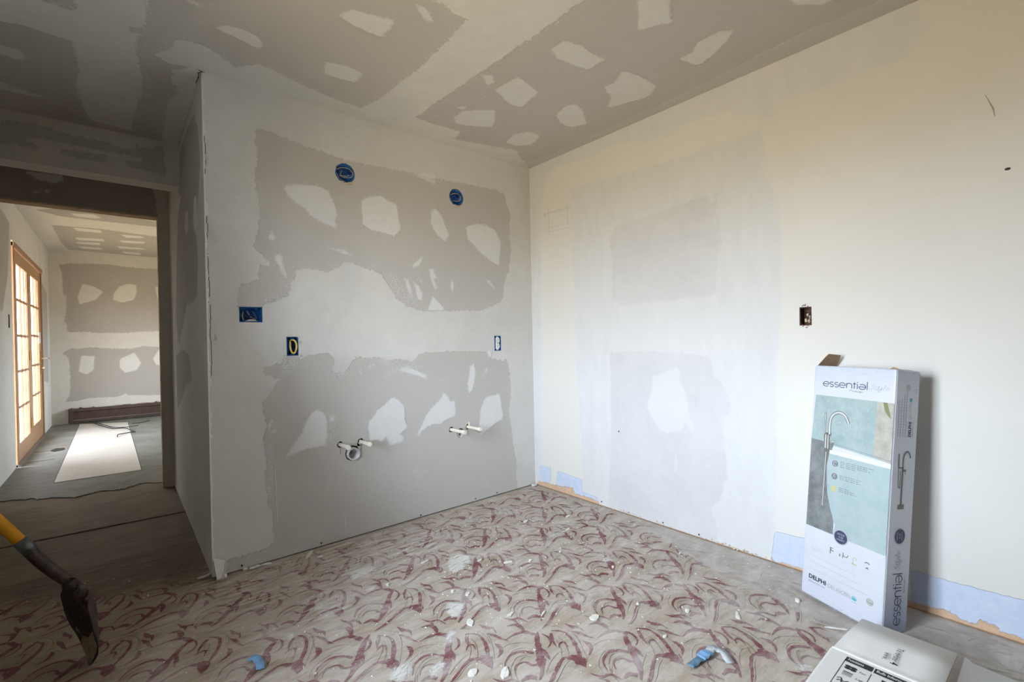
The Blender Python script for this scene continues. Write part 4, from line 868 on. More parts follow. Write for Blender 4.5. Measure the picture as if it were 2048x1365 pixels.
for pts in w3:
    bm = bmesh.new(); tube(bm, smooth_path([(a, c, .020 + .012 * random.random()) for a, c in pts]), .0055, 6)
    tag(bm_obj('cable', bm, m_blackw, None, True), 'loose black cable lying on the pale floor panel in the far room', 'cable', 'loose cables on the far floor')

# ================================================================== shovel
def shovel():
    r = empty('shovel', (-2.566, -.425, 0)); tag(r, 'round point shovel with yellow handle and rusty blade leaning at left', 'shovel')
    tip = Vector((0, 0, .001)); th = math.radians(203); n_ = Vector((math.cos(th), math.sin(th), 0)); s_ = Vector((-n_.y, n_.x, 0))
    up = Vector((-.03, .06, 1)).normalized()
    def outline(t):    # half width along the blade
        return np.interp(t, [0, .02, .05, .09, .12, .165, .23, .25, .262], [.004, .028, .055, .078, .092, .100, .102, .098, .085])
    bm = bmesh.new(); NT, NS = 18, 12; G = []
    for i in range(NT + 1):
        t = .262 * i / NT; hw = outline(t); row = []
        for j in range(NS + 1):
            s = -1 + 2 * j / NS; x_ = s * hw
            dish = -.045 * (1 - (x_ / .105) ** 2) * min(1, .45 + t / .2) + .02 * (t / .262) ** 2
            row.append(bm.verts.new(tip + up * t + s_ * x_ + n_ * dish))
        G.append(row)
    for i in range(NT):
        for j in range(NS): bm.faces.new((G[i][j], G[i][j + 1], G[i + 1][j + 1], G[i + 1][j]))
    bl = bm_obj('blade', bm, m_blade, r, True)
    md = bl.modifiers.new('thickness', 'SOLIDIFY'); md.thickness = .0035; md.offset = 0
    top = tip + up * .248 + n_ * -.03
    P0 = Vector((-2.583, -.30, .243)) - r.location; P1 = Vector((-2.665, -.30, .352)) - r.location; P2 = Vector((-2.725, -.30, .455)) - r.location
    dirn = (Vector((-2.772, -.3, .534)) - Vector((-2.722, -.3, .452))).normalized()
    bm = bmesh.new(); path = smooth_path([top + up * -.13 + n_ * -.014, top + up * -.05 + n_ * -.002, top + n_ * .02, P0 + Vector((.0, 0, -.0)), P1, P2], 6)
    rs = list(np.interp(np.linspace(0, 1, len(path)), [0, .2, .45, .6, 1], [.004, .016, .020, .0195, .0195]))
    tube(bm, path, rs, 14); bm_obj('socket', bm, m_socket, r, True)
    bm = bmesh.new(); L = (Vector((XL + .03, 0, 0)) - Vector((-2.722, 0, 0))).x / dirn.x
    tube(bm, [P2 - dirn * .03, P2 + dirn * L * .5, P2 + dirn * L], [.0185, .0180, .0175], 16); bm_obj('handle', bm, m_handle, r, True)
    bm = bmesh.new(); tube(bm, [P2 - dirn * .05, P2 + dirn * .004], .0212, 14); bm_obj('ferrule', bm, m_ferrule, r, True)
    # rolled step and open frog behind the blade top
    bm = bmesh.new(); q = Vector((-2.602, -.325, .262)) - r.location; n2 = 16
    ring = [[q + up * zz + Vector((math.cos(2 * math.pi * k / n2), math.sin(2 * math.pi * k / n2), 0)) * rr for k in range(n2)] for zz, rr in ((-.05, .010), (.0, .019), (.024, .021), (.024, .0165), (-.01, .014))]
    ring = [[bm.verts.new(v) for v in R_] for R_ in ring]
    for A, B in zip(ring, ring[1:]):
        for k in range(n2): bm.faces.new((A[k], A[(k + 1) % n2], B[(k + 1) % n2], B[k]))
    bm.faces.new(ring[-1]); bm_obj('frog', bm, m_blade, r, True)
    # rolled shoulders of the blade
    for sg in (-1, 1):
        bm = bmesh.new(); pts = [tip + up * .260 + s_ * sg * a_ + n_ * d_ for a_, d_ in ((.02, -.024), (.05, -.012), (.085, .012))]
        tube(bm, smooth_path(pts), .0055, 8); bm_obj('step', bm, m_blade, r, True)
    # dried mud on the point
    bm = bmesh.new(); G = []
    for i in range(9):
        t = .005 + .115 * i / 8 ; row = []
        for j in range(9):
            s = -.92 + 1.7 * j / 8; tj = t * (1 - .35 * abs(math.sin(j * 2.3)) * (i / 8) ** 3); x_ = s * outline(t) * (1 - .25 * (i / 8) * random.random())
            dish = -.045 * (1 - (x_ / .105) ** 2) * min(1, .45 + t / .2) + .02 * (t / .262) ** 2
            row.append(bm.verts.new(tip + up * tj + s_ * x_ + n_ * (dish + .003 + .005 * random.random() * (i < 8 and 0 < j < 8))))
        G.append(row)
    for i in range(8):
        for j in range(8): bm.faces.new((G[i][j], G[i][j + 1], G[i + 1][j + 1], G[i + 1][j]))
    bm_obj('dried_mud', bm, m_mud, r, True)
    return r
def rust_mat(name, a, c_, e_, rough=.6, metal=.35):
    b = NB(name); n1 = b.noise(b.obj(), 28, 6, .7); n2 = b.noise(b.obj(), 110, 4, .7)
    x = b.mix(b.lin(n1, .35, .65), a, c_); x = b.mix(b.step(n2, .62, .70), x, e_); b.col(x)
    return b.done(b.lin(n1, .3, .7, rough - .15, rough + .2), b.bump(n1, .001, .6), metal, .4)
m_blade = rust_mat('rusty_blade', (.035, .026, .024), (.10, .068, .058), (.20, .16, .14))
m_socket = rust_mat('rusty_socket', (.05, .036, .032), (.13, .092, .08), (.24, .20, .18))
m_ferrule = rust_mat('grey_ferrule', (.11, .12, .125), (.22, .24, .25), (.42, .42, .40), .5, .5)
m_handle = rust_mat('yellow_handle', (.78, .35, .02), (.85, .42, .04), (.70, .34, .05), .5, 0.0)
m_mud = rust_mat('dry_mud', (.20, .155, .10), (.44, .36, .25), (.52, .45, .34), .9, 0.0)
shovel()

# ================================================================== tall faucet carton against the right wall
# ---- stroke lettering: each glyph is a set of polylines in an em box (x 0..w, x-height 1)
def arc(cx, cy, rx, ry, a0, a1, n=14): return [(cx + rx * math.cos(math.radians(a0 + (a1 - a0) * k / n)), cy + ry * math.sin(math.radians(a0 + (a1 - a0) * k / n))) for k in range(n + 1)]
GL = {'e': (1.0, [[(.04, .5), (.96, .5)] + arc(.5, .5, .46, .5, 0, 318, 22)]),
      's': (.72, [arc(.36, .74, .26, .26, 35, 270, 12) + arc(.36, .25, .28, .25, 90, -150, 12)]),
      'n': (.95, [[(.12, 0), (.12, 1)], [(.12, .6)] + arc(.48, .62, .36, .38, 170, 0, 12) + [(.84, 0)]]),
      't': (.5, [[(.25, 0), (.25, 1.35)], [(.02, .98), (.50, .98)]]),
      'i': (.34, [[(.17, 0), (.17, 1)], arc(.17, 1.3, .03, .03, 0, 360, 8)]),
      'a': (1.0, [[(.96, .5), (.04, .5)] + arc(.5, .5, .46, .5, 180, 180 + 318, 22)]),
      'l': (.30, [[(.15, 0), (.15, 1.55)]])}
GS = [(1.0, [arc(.62, 1.25, .34, .28, 60, 250, 12) + arc(.42, .55, .40, .45, 80, -170, 14)]),
      (.6, [[(.1, 1.0), (.15, .3)] + arc(.35, .25, .2, .25, 180, 340, 8) + [(.62, 1.2)], [(.0, .95), (.75, 1.1)]]),
      (.8, [[(.05, .9), (.12, .35)] + arc(.32, .3, .2, .25, 180, 350, 8) + [(.62, .9), (.58, -.2)] + arc(.38, -.3, .22, .25, 10, -200, 10) + [(.75, .3)]]),
      (.5, [[(.05, .2), (.35, .9), (.38, 1.5), (.25, 1.5), (.15, .7), (.2, .15), (.45, .1)]]),
      (.75, [[(.05, .35), (.5, .55), (.55, .85), (.35, .95), (.15, .6), (.2, .2), (.45, .05), (.75, .3)]])]
class Face:
    """Flat print on a face of a carton: o origin, a right, b up, n outward, all local to the carton."""
    def __init__(s, o_, a, b, n_, parent): s.o, s.a, s.b, s.n, s.p = Vector(o_), Vector(a), Vector(b), Vector(n_), parent
    def P(s, u, v, h=.0004): return s.o + s.a * u + s.b * v + s.n * h
    def poly(s, name, pts, mat, h=.0004):
        return mesh_obj(name, [s.P(u, v, h) for u, v in pts], [list(range(len(pts)))], mat, s.p)
    def ribbon(s, bm, pts, wd, h=.0008):
        q = np.array([(float(a), float(b)) for a, b in pts]); 
        keep = [0] + [i for i in range(1, len(q)) if np.linalg.norm(q[i] - q[i - 1]) > 1e-6]; q = q[keep]
        if len(q) < 2: return
        d_ = np.gradient(q, axis=0); d_ /= np.linalg.norm(d_, axis=1)[:, None] + 1e-9
        wd = np.interp(np.linspace(0, 1, len(q)), np.linspace(0, 1, len(wd)), wd) if isinstance(wd, (list, tuple)) else np.full(len(q), wd)
        nn = np.stack([-d_[:, 1], d_[:, 0]], 1) * wd[:, None] / 2
        A = [bm.verts.new(s.P(*v, h)) for v in q + nn]; B = [bm.verts.new(s.P(*v, h)) for v in q - nn]
        for k in range(len(q) - 1): bm.faces.new((A[k], B[k], B[k + 1], A[k + 1]))
    def strokes(s, name, lines, mat, h=.0008):
        bm = bmesh.new()
        for pts, wd in lines: s.ribbon(bm, pts, wd, h)
        o_ = bm_obj(name, bm, mat, s.p)
        if len(lines) > 3: o_['kind'] = 'stuff'
        return o_
    def disc(s, name, u, v, r_, mat, h=.0008, n=24, teeth=0):
        return s.poly(name, [(u + r_ * (1 + (.06 if teeth and k % 2 else 0)) * math.cos(2 * math.pi * k / n), v + r_ * (1 + (.06 if teeth and k % 2 else 0)) * math.sin(2 * math.pi * k / n)) for k in range(n)], mat, h)
    def word(s, name, u0, v0, u1, xh, mat, wd, vert=False, fn=None):
        tot = sum(GL[c][0] for c in 'essential'); k = (u1 - u0) / tot; x = u0; L = []
        for c in 'essential':
            for ln in GL[c][1]: L.append(([(x + a * k, v0 + b * xh) for a, b in ln], wd))
            x += GL[c][0] * k
        if vert: L = [([(fn(a, b)) for a, b in pts], w_) for pts, w_ in L]
        return s.strokes(name, L, mat)
    def script(s, name, u0, v0, u1, xh, mat, wd, fn=None):
        tot = sum(g[0] for g in GS); k = (u1 - u0) / tot; x = u0; L = []
        for w_, lines in GS:
            for ln in lines:
                pts = catmull([(x + (a + .25 * b) * k, v0 + b * xh) for a, b in ln], 3)
                L.append(([fn(a, b) if fn else (a, b) for a, b in pts], wd))
            x += w_ * k
        return s.strokes(name, L, mat)
    def text(s, name, body, u, v, size, mat, rot=0.0, h=.0008, thin=0.0, width=None, align='LEFT', shear=0):
        cu_ = bpy.data.curves.new(name, 'FONT'); cu_.body = body; cu_.size = size; cu_.align_x = align; cu_.offset = thin; cu_.resolution_u = 3; cu_.shear = shear
        to = bpy.data.objects.new(name, cu_); col.objects.link(to); dg = bpy.context.evaluated_depsgraph_get()
        me = bpy.data.meshes.new_from_object(to.evaluated_get(dg)); bpy.data.objects.remove(to); bpy.data.curves.remove(cu_)
        xs = [vv.co.x for vv in me.vertices]; sx_ = 1.0
        if width and xs: sx_ = width / max(1e-6, max(xs) - min(xs))
        c_, s_ = math.cos(rot), math.sin(rot)
        for vv in me.vertices:
            a_, b_ = vv.co.x * sx_, vv.co.y; vv.co = s.P(u + a_ * c_ - b_ * s_, v + a_ * s_ + b_ * c_, h)
        me.materials.clear(); me.materials.append(mat); o_ = bpy.data.objects.new(name, me); col.objects.link(o_); o_.parent = s.p
        return o_

def ink(name, c): return plain(name, c, .5, .06, 40)
i_navy = ink('navy_ink', (.055, .065, .13)); i_grey = ink('grey_ink', (.19, .20, .23)); i_black = ink('black_ink', (.022, .022, .026)); i_pale = ink('pale_ink', (.50, .52, .57))
i_sil = ink('silver_ink', (.44, .46, .52)); i_white = ink('white_ink', (.70, .715, .77)); i_teal = ink('teal_ink', (.10, .42, .50)); i_nick = ink('nickel_ink', (.17, .17, .16)); i_gold = ink('gold_ink', (.55, .50, .28)); i_olive = ink('leaf_ink', (.22, .25, .13)); i_chrome = ink('chrome_ink', (.58, .61, .60)); i_stud = ink('grey_button', (.45, .46, .44))
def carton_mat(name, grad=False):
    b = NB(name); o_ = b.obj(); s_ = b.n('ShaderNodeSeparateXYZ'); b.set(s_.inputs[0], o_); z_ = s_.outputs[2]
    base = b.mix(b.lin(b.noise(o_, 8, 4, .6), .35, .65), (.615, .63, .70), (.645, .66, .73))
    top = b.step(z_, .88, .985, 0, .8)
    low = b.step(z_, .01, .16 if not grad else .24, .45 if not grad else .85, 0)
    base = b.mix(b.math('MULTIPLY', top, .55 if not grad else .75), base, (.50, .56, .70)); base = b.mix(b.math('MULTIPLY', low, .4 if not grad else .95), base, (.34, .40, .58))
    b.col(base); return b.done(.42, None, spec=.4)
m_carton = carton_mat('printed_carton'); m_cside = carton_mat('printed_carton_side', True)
m_kraft = plain('kraft_board', (.36, .25, .16), .85, .12, 40)
def stone_mat(name, a, c_, e_, sc1, thr=.6):
    b = NB(name); n1 = b.noise(b.obj(), sc1, 6, .72); n2 = b.noise(b.obj(), sc1 * 6, 4, .75)
    x = b.mix(b.lin(n1, .35, .65), a, c_); x = b.mix(b.step(n2, thr, thr + .12, 0, .6), x, e_); b.col(x); return b.done(.45, spec=.4)
i_tealw = stone_mat('teal_stone_print', (.29, .39, .40), (.41, .50, .505), (.52, .59, .58), 14, .56)
i_teal2 = stone_mat('teal_tint_print', (.35, .455, .47), (.43, .525, .54), (.50, .585, .585), 10, .60)
i_conc = stone_mat('concrete_print', (.14, .155, .165), (.27, .285, .29), (.40, .41, .41), 16, .58)
i_rock = stone_mat('sandstone_print', (.36, .35, .31), (.52, .50, .44), (.60, .57, .52), 22, .6)

def faucet_carton():
    Wd, Dp, Hh = .3272, .1337, .9769; lean = math.radians(6.1533); yaw = -1.95
    w_ = Vector((math.cos(yaw), math.sin(yaw), 0)); n_ = Vector((-math.sin(yaw), math.cos(yaw), 0)); Z = Vector((0, 0, 1))
    up = Z * math.cos(lean) + n_ * math.sin(lean); dp = n_ * math.cos(lean) - Z * math.sin(lean)
    M_ = Matrix.Identity(4)
    o_ = Vector((-.2145, -1.9105, Dp * math.sin(lean) + .001))
    for i, ax in enumerate((w_, dp, up)):
        for k in range(3): M_[k][i] = ax[k]
    for k in range(3): M_[k][3] = o_[k]
    r = empty('faucet_carton', mat=M_); tag(r, 'tall printed faucet carton standing against the pale right wall', 'box')
    def part(o2): return o2
    # body: rounded box with an open top
    bm = bmesh.new(); add_box(bm, (0, 0, 0), (Wd, Dp, Hh), .006)
    bm.faces.ensure_lookup_table(); topf = [f for f in bm.faces if f.normal.z > .9 and f.calc_area() > .01]; bmesh.ops.delete(bm, geom=topf, context='FACES')
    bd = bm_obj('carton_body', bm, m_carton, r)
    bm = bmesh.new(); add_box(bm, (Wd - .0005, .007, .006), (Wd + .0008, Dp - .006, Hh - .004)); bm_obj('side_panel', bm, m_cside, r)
    box_obj('inner_liner', (.006, .006, Hh - .05), (Wd - .006, Dp - .006, Hh - .014), m_kraft, r)
    # top flaps: closed lid slightly sunk, thin bent edge, one flap standing up at the left
    mesh_obj('top_flap', [(.004, .004, Hh - .001), (Wd - .02, .003, Hh - .006), (Wd - .012, Dp - .008, Hh + .001), (.004, Dp - .004, Hh + .004)], [(0, 1, 2, 3)], m_carton, r)
    mesh_obj('torn_corner', [(Wd - .03, .001, Hh - .004), (Wd - .004, .001, Hh - .006), (Wd - .002, .012, Hh + .004), (Wd - .02, .012, Hh + .008)], [(0, 1, 2, 3)], m_kraft, r)
    mesh_obj('side_edge', [(Wd - .004, .006, Hh - .004), (Wd - .004, Dp - .006, Hh - .006), (Wd - .018, Dp - .02, Hh + .002), (Wd - .018, .012, Hh + .002)], [(0, 1, 2, 3)], m_kraft, r)
    fl = mesh_obj('side_flap', [(.004, .012, Hh - .002), (.004, Dp - .012, Hh - .002), (.030, Dp - .028, Hh + .034), (.040, Dp - .036, Hh + .052), (.040, .028, Hh + .052), (.030, .020, Hh + .036)], [(0, 1, 2, 5), (5, 2, 3, 4)], m_kraft, r)
    md = fl.modifiers.new('board', 'SOLIDIFY'); md.thickness = .0022
    # ---- front print
    F = Face((0, 0, 0), (1, 0, 0), (0, 0, 1), (0, -1, 0), r)
    F.poly('picture', [(.006, .656), (.326, .626), (.326, .849), (.014, .850)], i_tealw, .0003)
    F.poly('stone_column', [(.262, .640), (.326, .622), (.326, .849), (.266, .849)], i_rock, .0004)
    F.poly('leaf_print', [(.288, .849), (.302, .849), (.312, .815), (.318, .790), (.308, .798), (.294, .818)], i_olive, .0006)
    F.poly('floor_print', [(.006, .660), (.100, .655), (.105, .40), (.125, .34), (.124, .288), (.006, .289)], i_conc, .0004)
    F.poly('tint_panel', [(.076, .616), (.326, .609), (.326, .287), (.124, .288), (.131, .33), (.108, .385), (.09, .45)], i_teal2, .0005)
    F.poly('white_band', [(.074, .627), (.327, .625), (.327, .606), (.076, .612)], i_white, .0007)
    F.strokes('tile_joint', [([(.10, .655), (.2, .646), (.326, .634)], .0012), ([(.006, .657), (.062, .655)], .0012)], i_grey, .0006)
    sp = catmull([(.085, .690), (.084, .732), (.092, .768), (.117, .786), (.143, .779), (.157, .759), (.162, .746)], 6)
    F.strokes('faucet_print', [(sp, .0125), ([(.0635, .779), (.0645, .69)], .0075), ([(.068, .690), (.093, .690)], .012), ([(.074, .69), (.078, .628), (.077, .56), (.073, .39)], [.026, .026, .009, .006]), ([(.092, .664), (.108, .662)], .008), ([(.103, .66), (.100, .638)], .006)], i_nick, .0008)
    F.strokes('faucet_highlight', [(sp, .007), ([(.0635, .777), (.0645, .69)], .003), ([(.070, .688), (.070, .63)], .005), ([(.080, .688), (.081, .63)], .004), ([(.075, .615), (.073, .39)], .003), ([(.094, .664), (.107, .662)], .005)], i_chrome, .0010)
    F.word('lettering', .043, .890, .230, .020, i_navy, .0028)
    F.script('script_lettering', .232, .893, .306, .013, i_sil, .0014)
    F.text('small_lettering', 'belanger', .170, .877, .0085, i_grey, width=.042)
    F.strokes('drop_mark', [(arc(.163, .879, .005, .005, 200, 30), .0012)], i_navy)
    for yy, mt in ((.576, i_grey), (.524, i_grey), (.473, i_gold)): F.disc('icon', .117, yy, .0125, mt)
    F.strokes('icon_lines', [(catmull([(.112, .570), (.112, .582), (.118, .584), (.122, .578)], 4), .0015), ([(.114, .57), (.122, .57)], .0015), ([(.111, .518), (.116, .53), (.121, .523), (.118, .518)], .0015), ([(.112, .531), (.121, .531)], .0012)], i_white, .0010)
    rows = [(.588, .128), (.581, .108), (.574, .116), (.567, .060), (.532, .086), (.525, .078), (.518, .082), (.483, .040), (.476, .062), (.469, .070)]
    words = ['Rotating spout for easy installation', 'Solid metal lever and hose 360', 'Handheld shower with long hose reach', 'for the bath', 'Pressure balanced cartridge', 'Lifetime warranty valve', 'Ceramic disc cartridge', 'Brushed nickel', 'finish resists stains', 'and fingerprints daily']
    for (v, L), bd_ in zip(rows, words): F.strokes('fine_print', [([(.139 + x0, v), (.139 + min(L, x0 + dl), v)], .0022) for x0, dl in zip(np.arange(0, L, .011), [.009, .006, .0095, .007, .009, .0055, .009, .008, .0095, .006, .009, .008])], i_grey, .0008)
    F.disc('seal', .158, .290, .029, i_sil, .0009, 48, 1); F.disc('seal', .158, .290, .026, i_navy, .0011, 40)
    for tx, vv, ss, ww in (('LIFETIME', .3005, .010, .030), ('10', .288, .014, .016), ('WARRANTY', .2785, .010, .034)): F.text('seal_lettering', tx, .158, vv - .003, ss, i_sil, h=.0013, width=ww, align='CENTER')
    for k, (u, v) in enumerate(((.125, .222), (.172, .221), (.217, .220), (.264, .222))):
        if k == 0: L = [([(u - .006, v - .012), (u - .006, v + .014)], .004), ([(u - .005, v + .004), (u + .008, v + .001)], .0035), ([(u - .006, v + .012), (u + .004, v + .012)], .003)]
        elif k == 1: L = [([(u - .014, v - .006), (u - .014, v + .004)], .004), ([(u - .002, v - .008), (u, v + .014)], .003), ([(u, v + .002), (u + .014, v), (u + .020, v + .010)], .003)]
        elif k == 2: L = [(arc(u, v + .006, .007, .008, 200, 0), .0025), ([(u - .006, v + .004), (u - .006, v - .014)], .0025), ([(u - .012, v - .012), (u + .008, v - .012)], .004)]
        else: L = [(arc(u, v + .008, .008, .006, 170, 10), .0035), ([(u - .004, v - .010), (u + .002, v - .004), (u + .004, v - .010)], .004)]
        F.strokes('icon', L, i_nick if k != 2 else i_gold)
        F.strokes('fine_print', [([(u - .012, v - .022), (u + .012, v - .022)], .0014)], i_pale)
    for yy, L in ((.207, .054), (.202, .05), (.197, .052), (.192, .03)): F.strokes('fine_print', [([(.037, yy), (.037 + L, yy)], .0012)], i_pale)
    for yy, L, x0 in ((.170, .190, .034), (.144, .214, .033), (.116, .238, .031)): F.strokes('fine_print', [([(x0 + a_, yy), (x0 + min(L, a_ + .008), yy)], .0022) for a_ in np.arange(0, L, .0105)], i_pale)
    F.text('lettering', 'DELPHI', .032, .074, .024, i_black, width=.075, thin=.0006); F.text('lettering', '\u00b7', .110, .074, .024, i_grey); F.text('lettering', 'DEL45CBN', .117, .072, .024, i_grey, width=.088, thin=-.0006)
    F.text('small_lettering', 'belangerh2o.com', .032, .060, .0095, i_grey, width=.072)
    F.disc('globe_mark', .223, .079, .0095, i_teal, n=20); F.strokes('globe_mark', [(arc(.223, .079, .007, .006, 150, 20), .002), (arc(.223, .076, .007, .005, 200, 340), .002)], i_white, .001); F.strokes('fine_print', [([(.212, .066), (.234, .066)], .0014)], i_teal)
    F.disc('oval_sticker', .281, .097, .0135, i_stud); F.strokes('sticker_line', [([(.270, .094), (.292, .094)], .002)], i_grey, .001)  # grey line across the sticker
    bub = [(.172, .966, .006), (.213, .944, .011), (.153, .955, .006), (.259, .958, .007), (.294, .968, .008), (.037, .966, .009), (.095, .967, .005), (.12, .962, .004), (.07, .968, .005), (.23, .968, .005), (.06, .016, .008), (.100, .031, .007), (.149, .029, .009), (.153, .008, .010), (.176, .022, .011), (.198, .012, .006), (.217, .010, .009), (.242, .012, .007), (.27, .026, .006), (.30, .014, .008), (.13, .046, .005), (.25, .034, .005)]
    F.strokes('water_drops', [(arc(u, v, rr, rr, 20 if v > .5 else 190, 170 if v > .5 else 350), [.0006, .0018, .0006]) for u, v, rr in bub], i_sil)
    # ---- right side print: letters run up the panel
    S = Face((Wd + .0008, 0, 0), (0, 1, 0), (0, 0, 1), (1, 0, 0), r)
    fn = lambda a, b: (.094 - b, a)             # reading upwards: along +v, letter tops towards -u
    S.word('lettering', .030, 0, .224, .034, i_navy, .0034, True, lambda a, b: (.091 - b, a))
    S.script('script_lettering', .228, 0, .302, .018, i_sil, .0024, lambda a, b: (.074 - b, a))
    S.text('small_lettering', 'belanger', .108, .152, .012, i_grey, rot=math.pi / 2, width=.050); S.strokes('drop_mark', [(arc(.104, .147, .004, .004, 200, 30), .0014)], i_navy)
    S.text('lettering', 'DELPHI', .094, .727, .021, i_black, rot=math.pi / 2, width=.056, thin=.0005); S.text('lettering', '\u00b7 DEL45CBN', .092, .787, .021, i_grey, rot=math.pi / 2, width=.066, thin=-.0005)
    S.text('small_lettering', 'belangerh2o.com', .106, .727, .008, i_grey, rot=math.pi / 2, width=.058)
    S.disc('globe_mark', .086, .866, .008, i_teal, n=18); S.disc('oval_sticker', .068, .913, .0115, i_stud)
    for u, v0, v1 in ((.022, .727, .860), (.036, .727, .870), (.050, .727, .880), (.063, .727, .905)): S.strokes('fine_print', [([(u, a_), (u, min(v1, a_ + .008))], .0022) for a_ in np.arange(v0, v1, .0105)], i_grey)
    cs = catmull([(.061, .612), (.061, .640), (.066, .660), (.078, .672), (.091, .668), (.098, .655), (.100, .648)], 5)
    S.strokes('faucet_print', [(cs, .007), ([(.061, .615), (.0605, .50), (.061, .470)], .0085), ([(.044, .467), (.078, .467)], .018), ([(.037, .664), (.038, .612)], .0065), ([(.037, .612), (.066, .612)], .005), (catmull([(.039, .61), (.040, .55), (.045, .537), (.050, .545), (.049, .60)], 5), .003), ([(.060, .601), (.080, .602)], .008), ([(.076, .598), (.078, .586)], .0022)], i_nick)
    S.disc('seal', .065, .358, .030, i_sil, .0006, 48, 1); S.disc('seal', .065, .358, .027, i_navy, .0009, 40)
    for tx, uu, ss, ww in (('LIFETIME', .055, .010, .030), ('10', .069, .014, .016), ('WARRANTY', .080, .010, .034)): S.text('seal_lettering', tx, uu, .358, ss, i_sil, rot=math.pi / 2, h=.0012, width=ww, align='CENTER')
    S.strokes('water_drops', [(arc(u, v, rr, rr, a0, a0 + 170), [.0008, .003, .0008]) for u, v, rr, a0 in ((.112, .945, .022, -70), (.09, .958, .010, 0), (.11, .915, .010, 200), (.11, .89, .008, 20), (.03, .965, .007, 0), (.11, .105, .018, 230), (.10, .045, .010, 200), (.112, .02, .012, 250), (.1, .075, .007, 200))], i_sil)
    return r
faucet_carton()

# ================================================================== white lamp carton, opened, in the right foreground
m_white = plain('white_board', (.80, .79, .775), .7, .03, 6, bump=.0008)
m_whitedge = plain('board_edge', (.46, .36, .27), .9, .15, 60)
def lamp_carton():
    r = empty('fan_carton', (-.675, -2.30, 0)); tag(r, 'opened flat white carton with black printed label in the right foreground', 'box')
    zt = .098
    bm = bmesh.new(); add_box(bm, (-.50, -.135, .001), (0, .150, zt), .010)
    bm_obj('carton_body', bm, m_white, r)
    # flap hinged on the body's far edge, lifted a little at its free end
    def sheet(name, grid, mat, th=.003):
        rows = len(grid); cols = len(grid[0]); v = [q for row in grid for q in row]
        o_ = mesh_obj(name, v, [(i * cols + j, (i + 1) * cols + j, (i + 1) * cols + j + 1, i * cols + j + 1) for i in range(rows - 1) for j in range(cols - 1)], mat, r, True)
        md = o_.modifiers.new('board', 'SOLIDIFY'); md.thickness = th; md.offset = -1; o_.data.materials.append(m_white)
        return o_
    sheet('end_flap', [[(x_, y_a + (y_b - y_a) * k / 4 , z_) for k in range(5)] for x_, y_a, y_b, z_ in ((-.012, .143, -.122, zt + .001), (.01, .142, -.122, zt - .006), (.03, .140, -.123, zt - .004), (.12, .130, -.126, zt + .003), (.232, .117, -.130, zt + .006))], m_white)
    sheet('side_flap', [[(x_, y_, z_) for x_ in (-.45, -.2, .05, .30)] for y_, z_ in ((-.140, .070), (-.16, .058), (-.25, .054), (-.36, .050))], m_white)
    mesh_obj('flap_edge', [(.01, -.1225, zt - .003), (.12, -.1265, zt + .0025), (.232, -.1305, zt + .0055), (.232, -.1305, zt + .0025), (.12, -.1265, zt - .0006), (.01, -.1225, zt - .006)], [(0, 1, 4, 5), (1, 2, 3, 4)], m_whitedge, r)
    # label and print on the top
    T = Face((0, 0, zt + .0004), (0, -1, 0), (1, 0, 0), (0, 0, 1), r)       # u to the right (-y), v away (+x)
    L = lambda x_, y_: (-2.30 - y_, x_ + .675)
    T.poly('label_bar', [L(-.700, -2.203), L(-.700, -2.272), L(-.727, -2.272), L(-.727, -2.203)], i_black)
    T.poly('label_bar', [L(-.700, -2.276), L(-.700, -2.40), L(-.727, -2.40), L(-.727, -2.276)], i_black)
    T.text('label_lettering', 'Functions', *L(-.7185, -2.209), .0175, i_white, width=.040, thin=.0004); T.text('label_lettering', 'Bulb Information', *L(-.7185, -2.281), .0175, i_white, width=.085, thin=.0004)
    T.strokes('label_rule', [([L(-.715, -2.2035), L(-.95, -2.2035)], .0014), ([L(-.74, -2.274), L(-.95, -2.274)], .0014)], i_black)
    for k in range(4):
        t = math.radians(45 + 90 * k); c_ = L(-.755, -2.226); q = (c_[0] + .010 * math.cos(t), c_[1] + .008 * math.sin(t))
        T.poly('fan_icon', [(q[0] + .0085 * math.cos(a_ + t), q[1] + .0065 * math.sin(a_ + t)) for a_ in np.linspace(0, 2 * math.pi, 12)[:-1]], i_black)
    T.text('label_lettering', 'Fan', *L(-.760, -2.248), .012, i_black); 
    for k in range(4): T.strokes('light_icon', [([L(-.782 - .006 * k, -2.214), L(-.782 - .006 * k, -2.238)], .0034 if k == 0 else .002)], i_black)
    T.text('label_lettering', 'Light', *L(-.800, -2.248), .012, i_black)
    T.strokes('heat_icon', [(catmull([L(-.830, -2.210), L(-.822, -2.218), L(-.836, -2.226), L(-.826, -2.238)], 4), .003), (catmull([L(-.842, -2.212), L(-.834, -2.220), L(-.848, -2.228), L(-.838, -2.240)], 4), .003)], i_black)
    T.poly('bulb_icon', [L(-.745, -2.30), L(-.745, -2.315), L(-.765, -2.312), L(-.765, -2.303)], i_black)
    # words on the flap: they run towards the fold
    Fp = Face((0, 0, zt + .0085), (-1, 0, 0), (0, -1, 0), (0, 0, 1), r)
    G = lambda x_, y_: (-(x_ + .675), -(y_ + 2.30))
    Fp.text('flap_lettering', 'To register', *G(-.548, -2.302), .022, i_grey, width=.088, thin=.0004); Fp.text('flap_lettering', '4', *G(-.642, -2.302), .026, i_black, thin=.001)
    Fp.text('flap_lettering', 'www.', *G(-.600, -2.280), .022, i_grey, width=.046, thin=.0004)
    return r
lamp_carton()

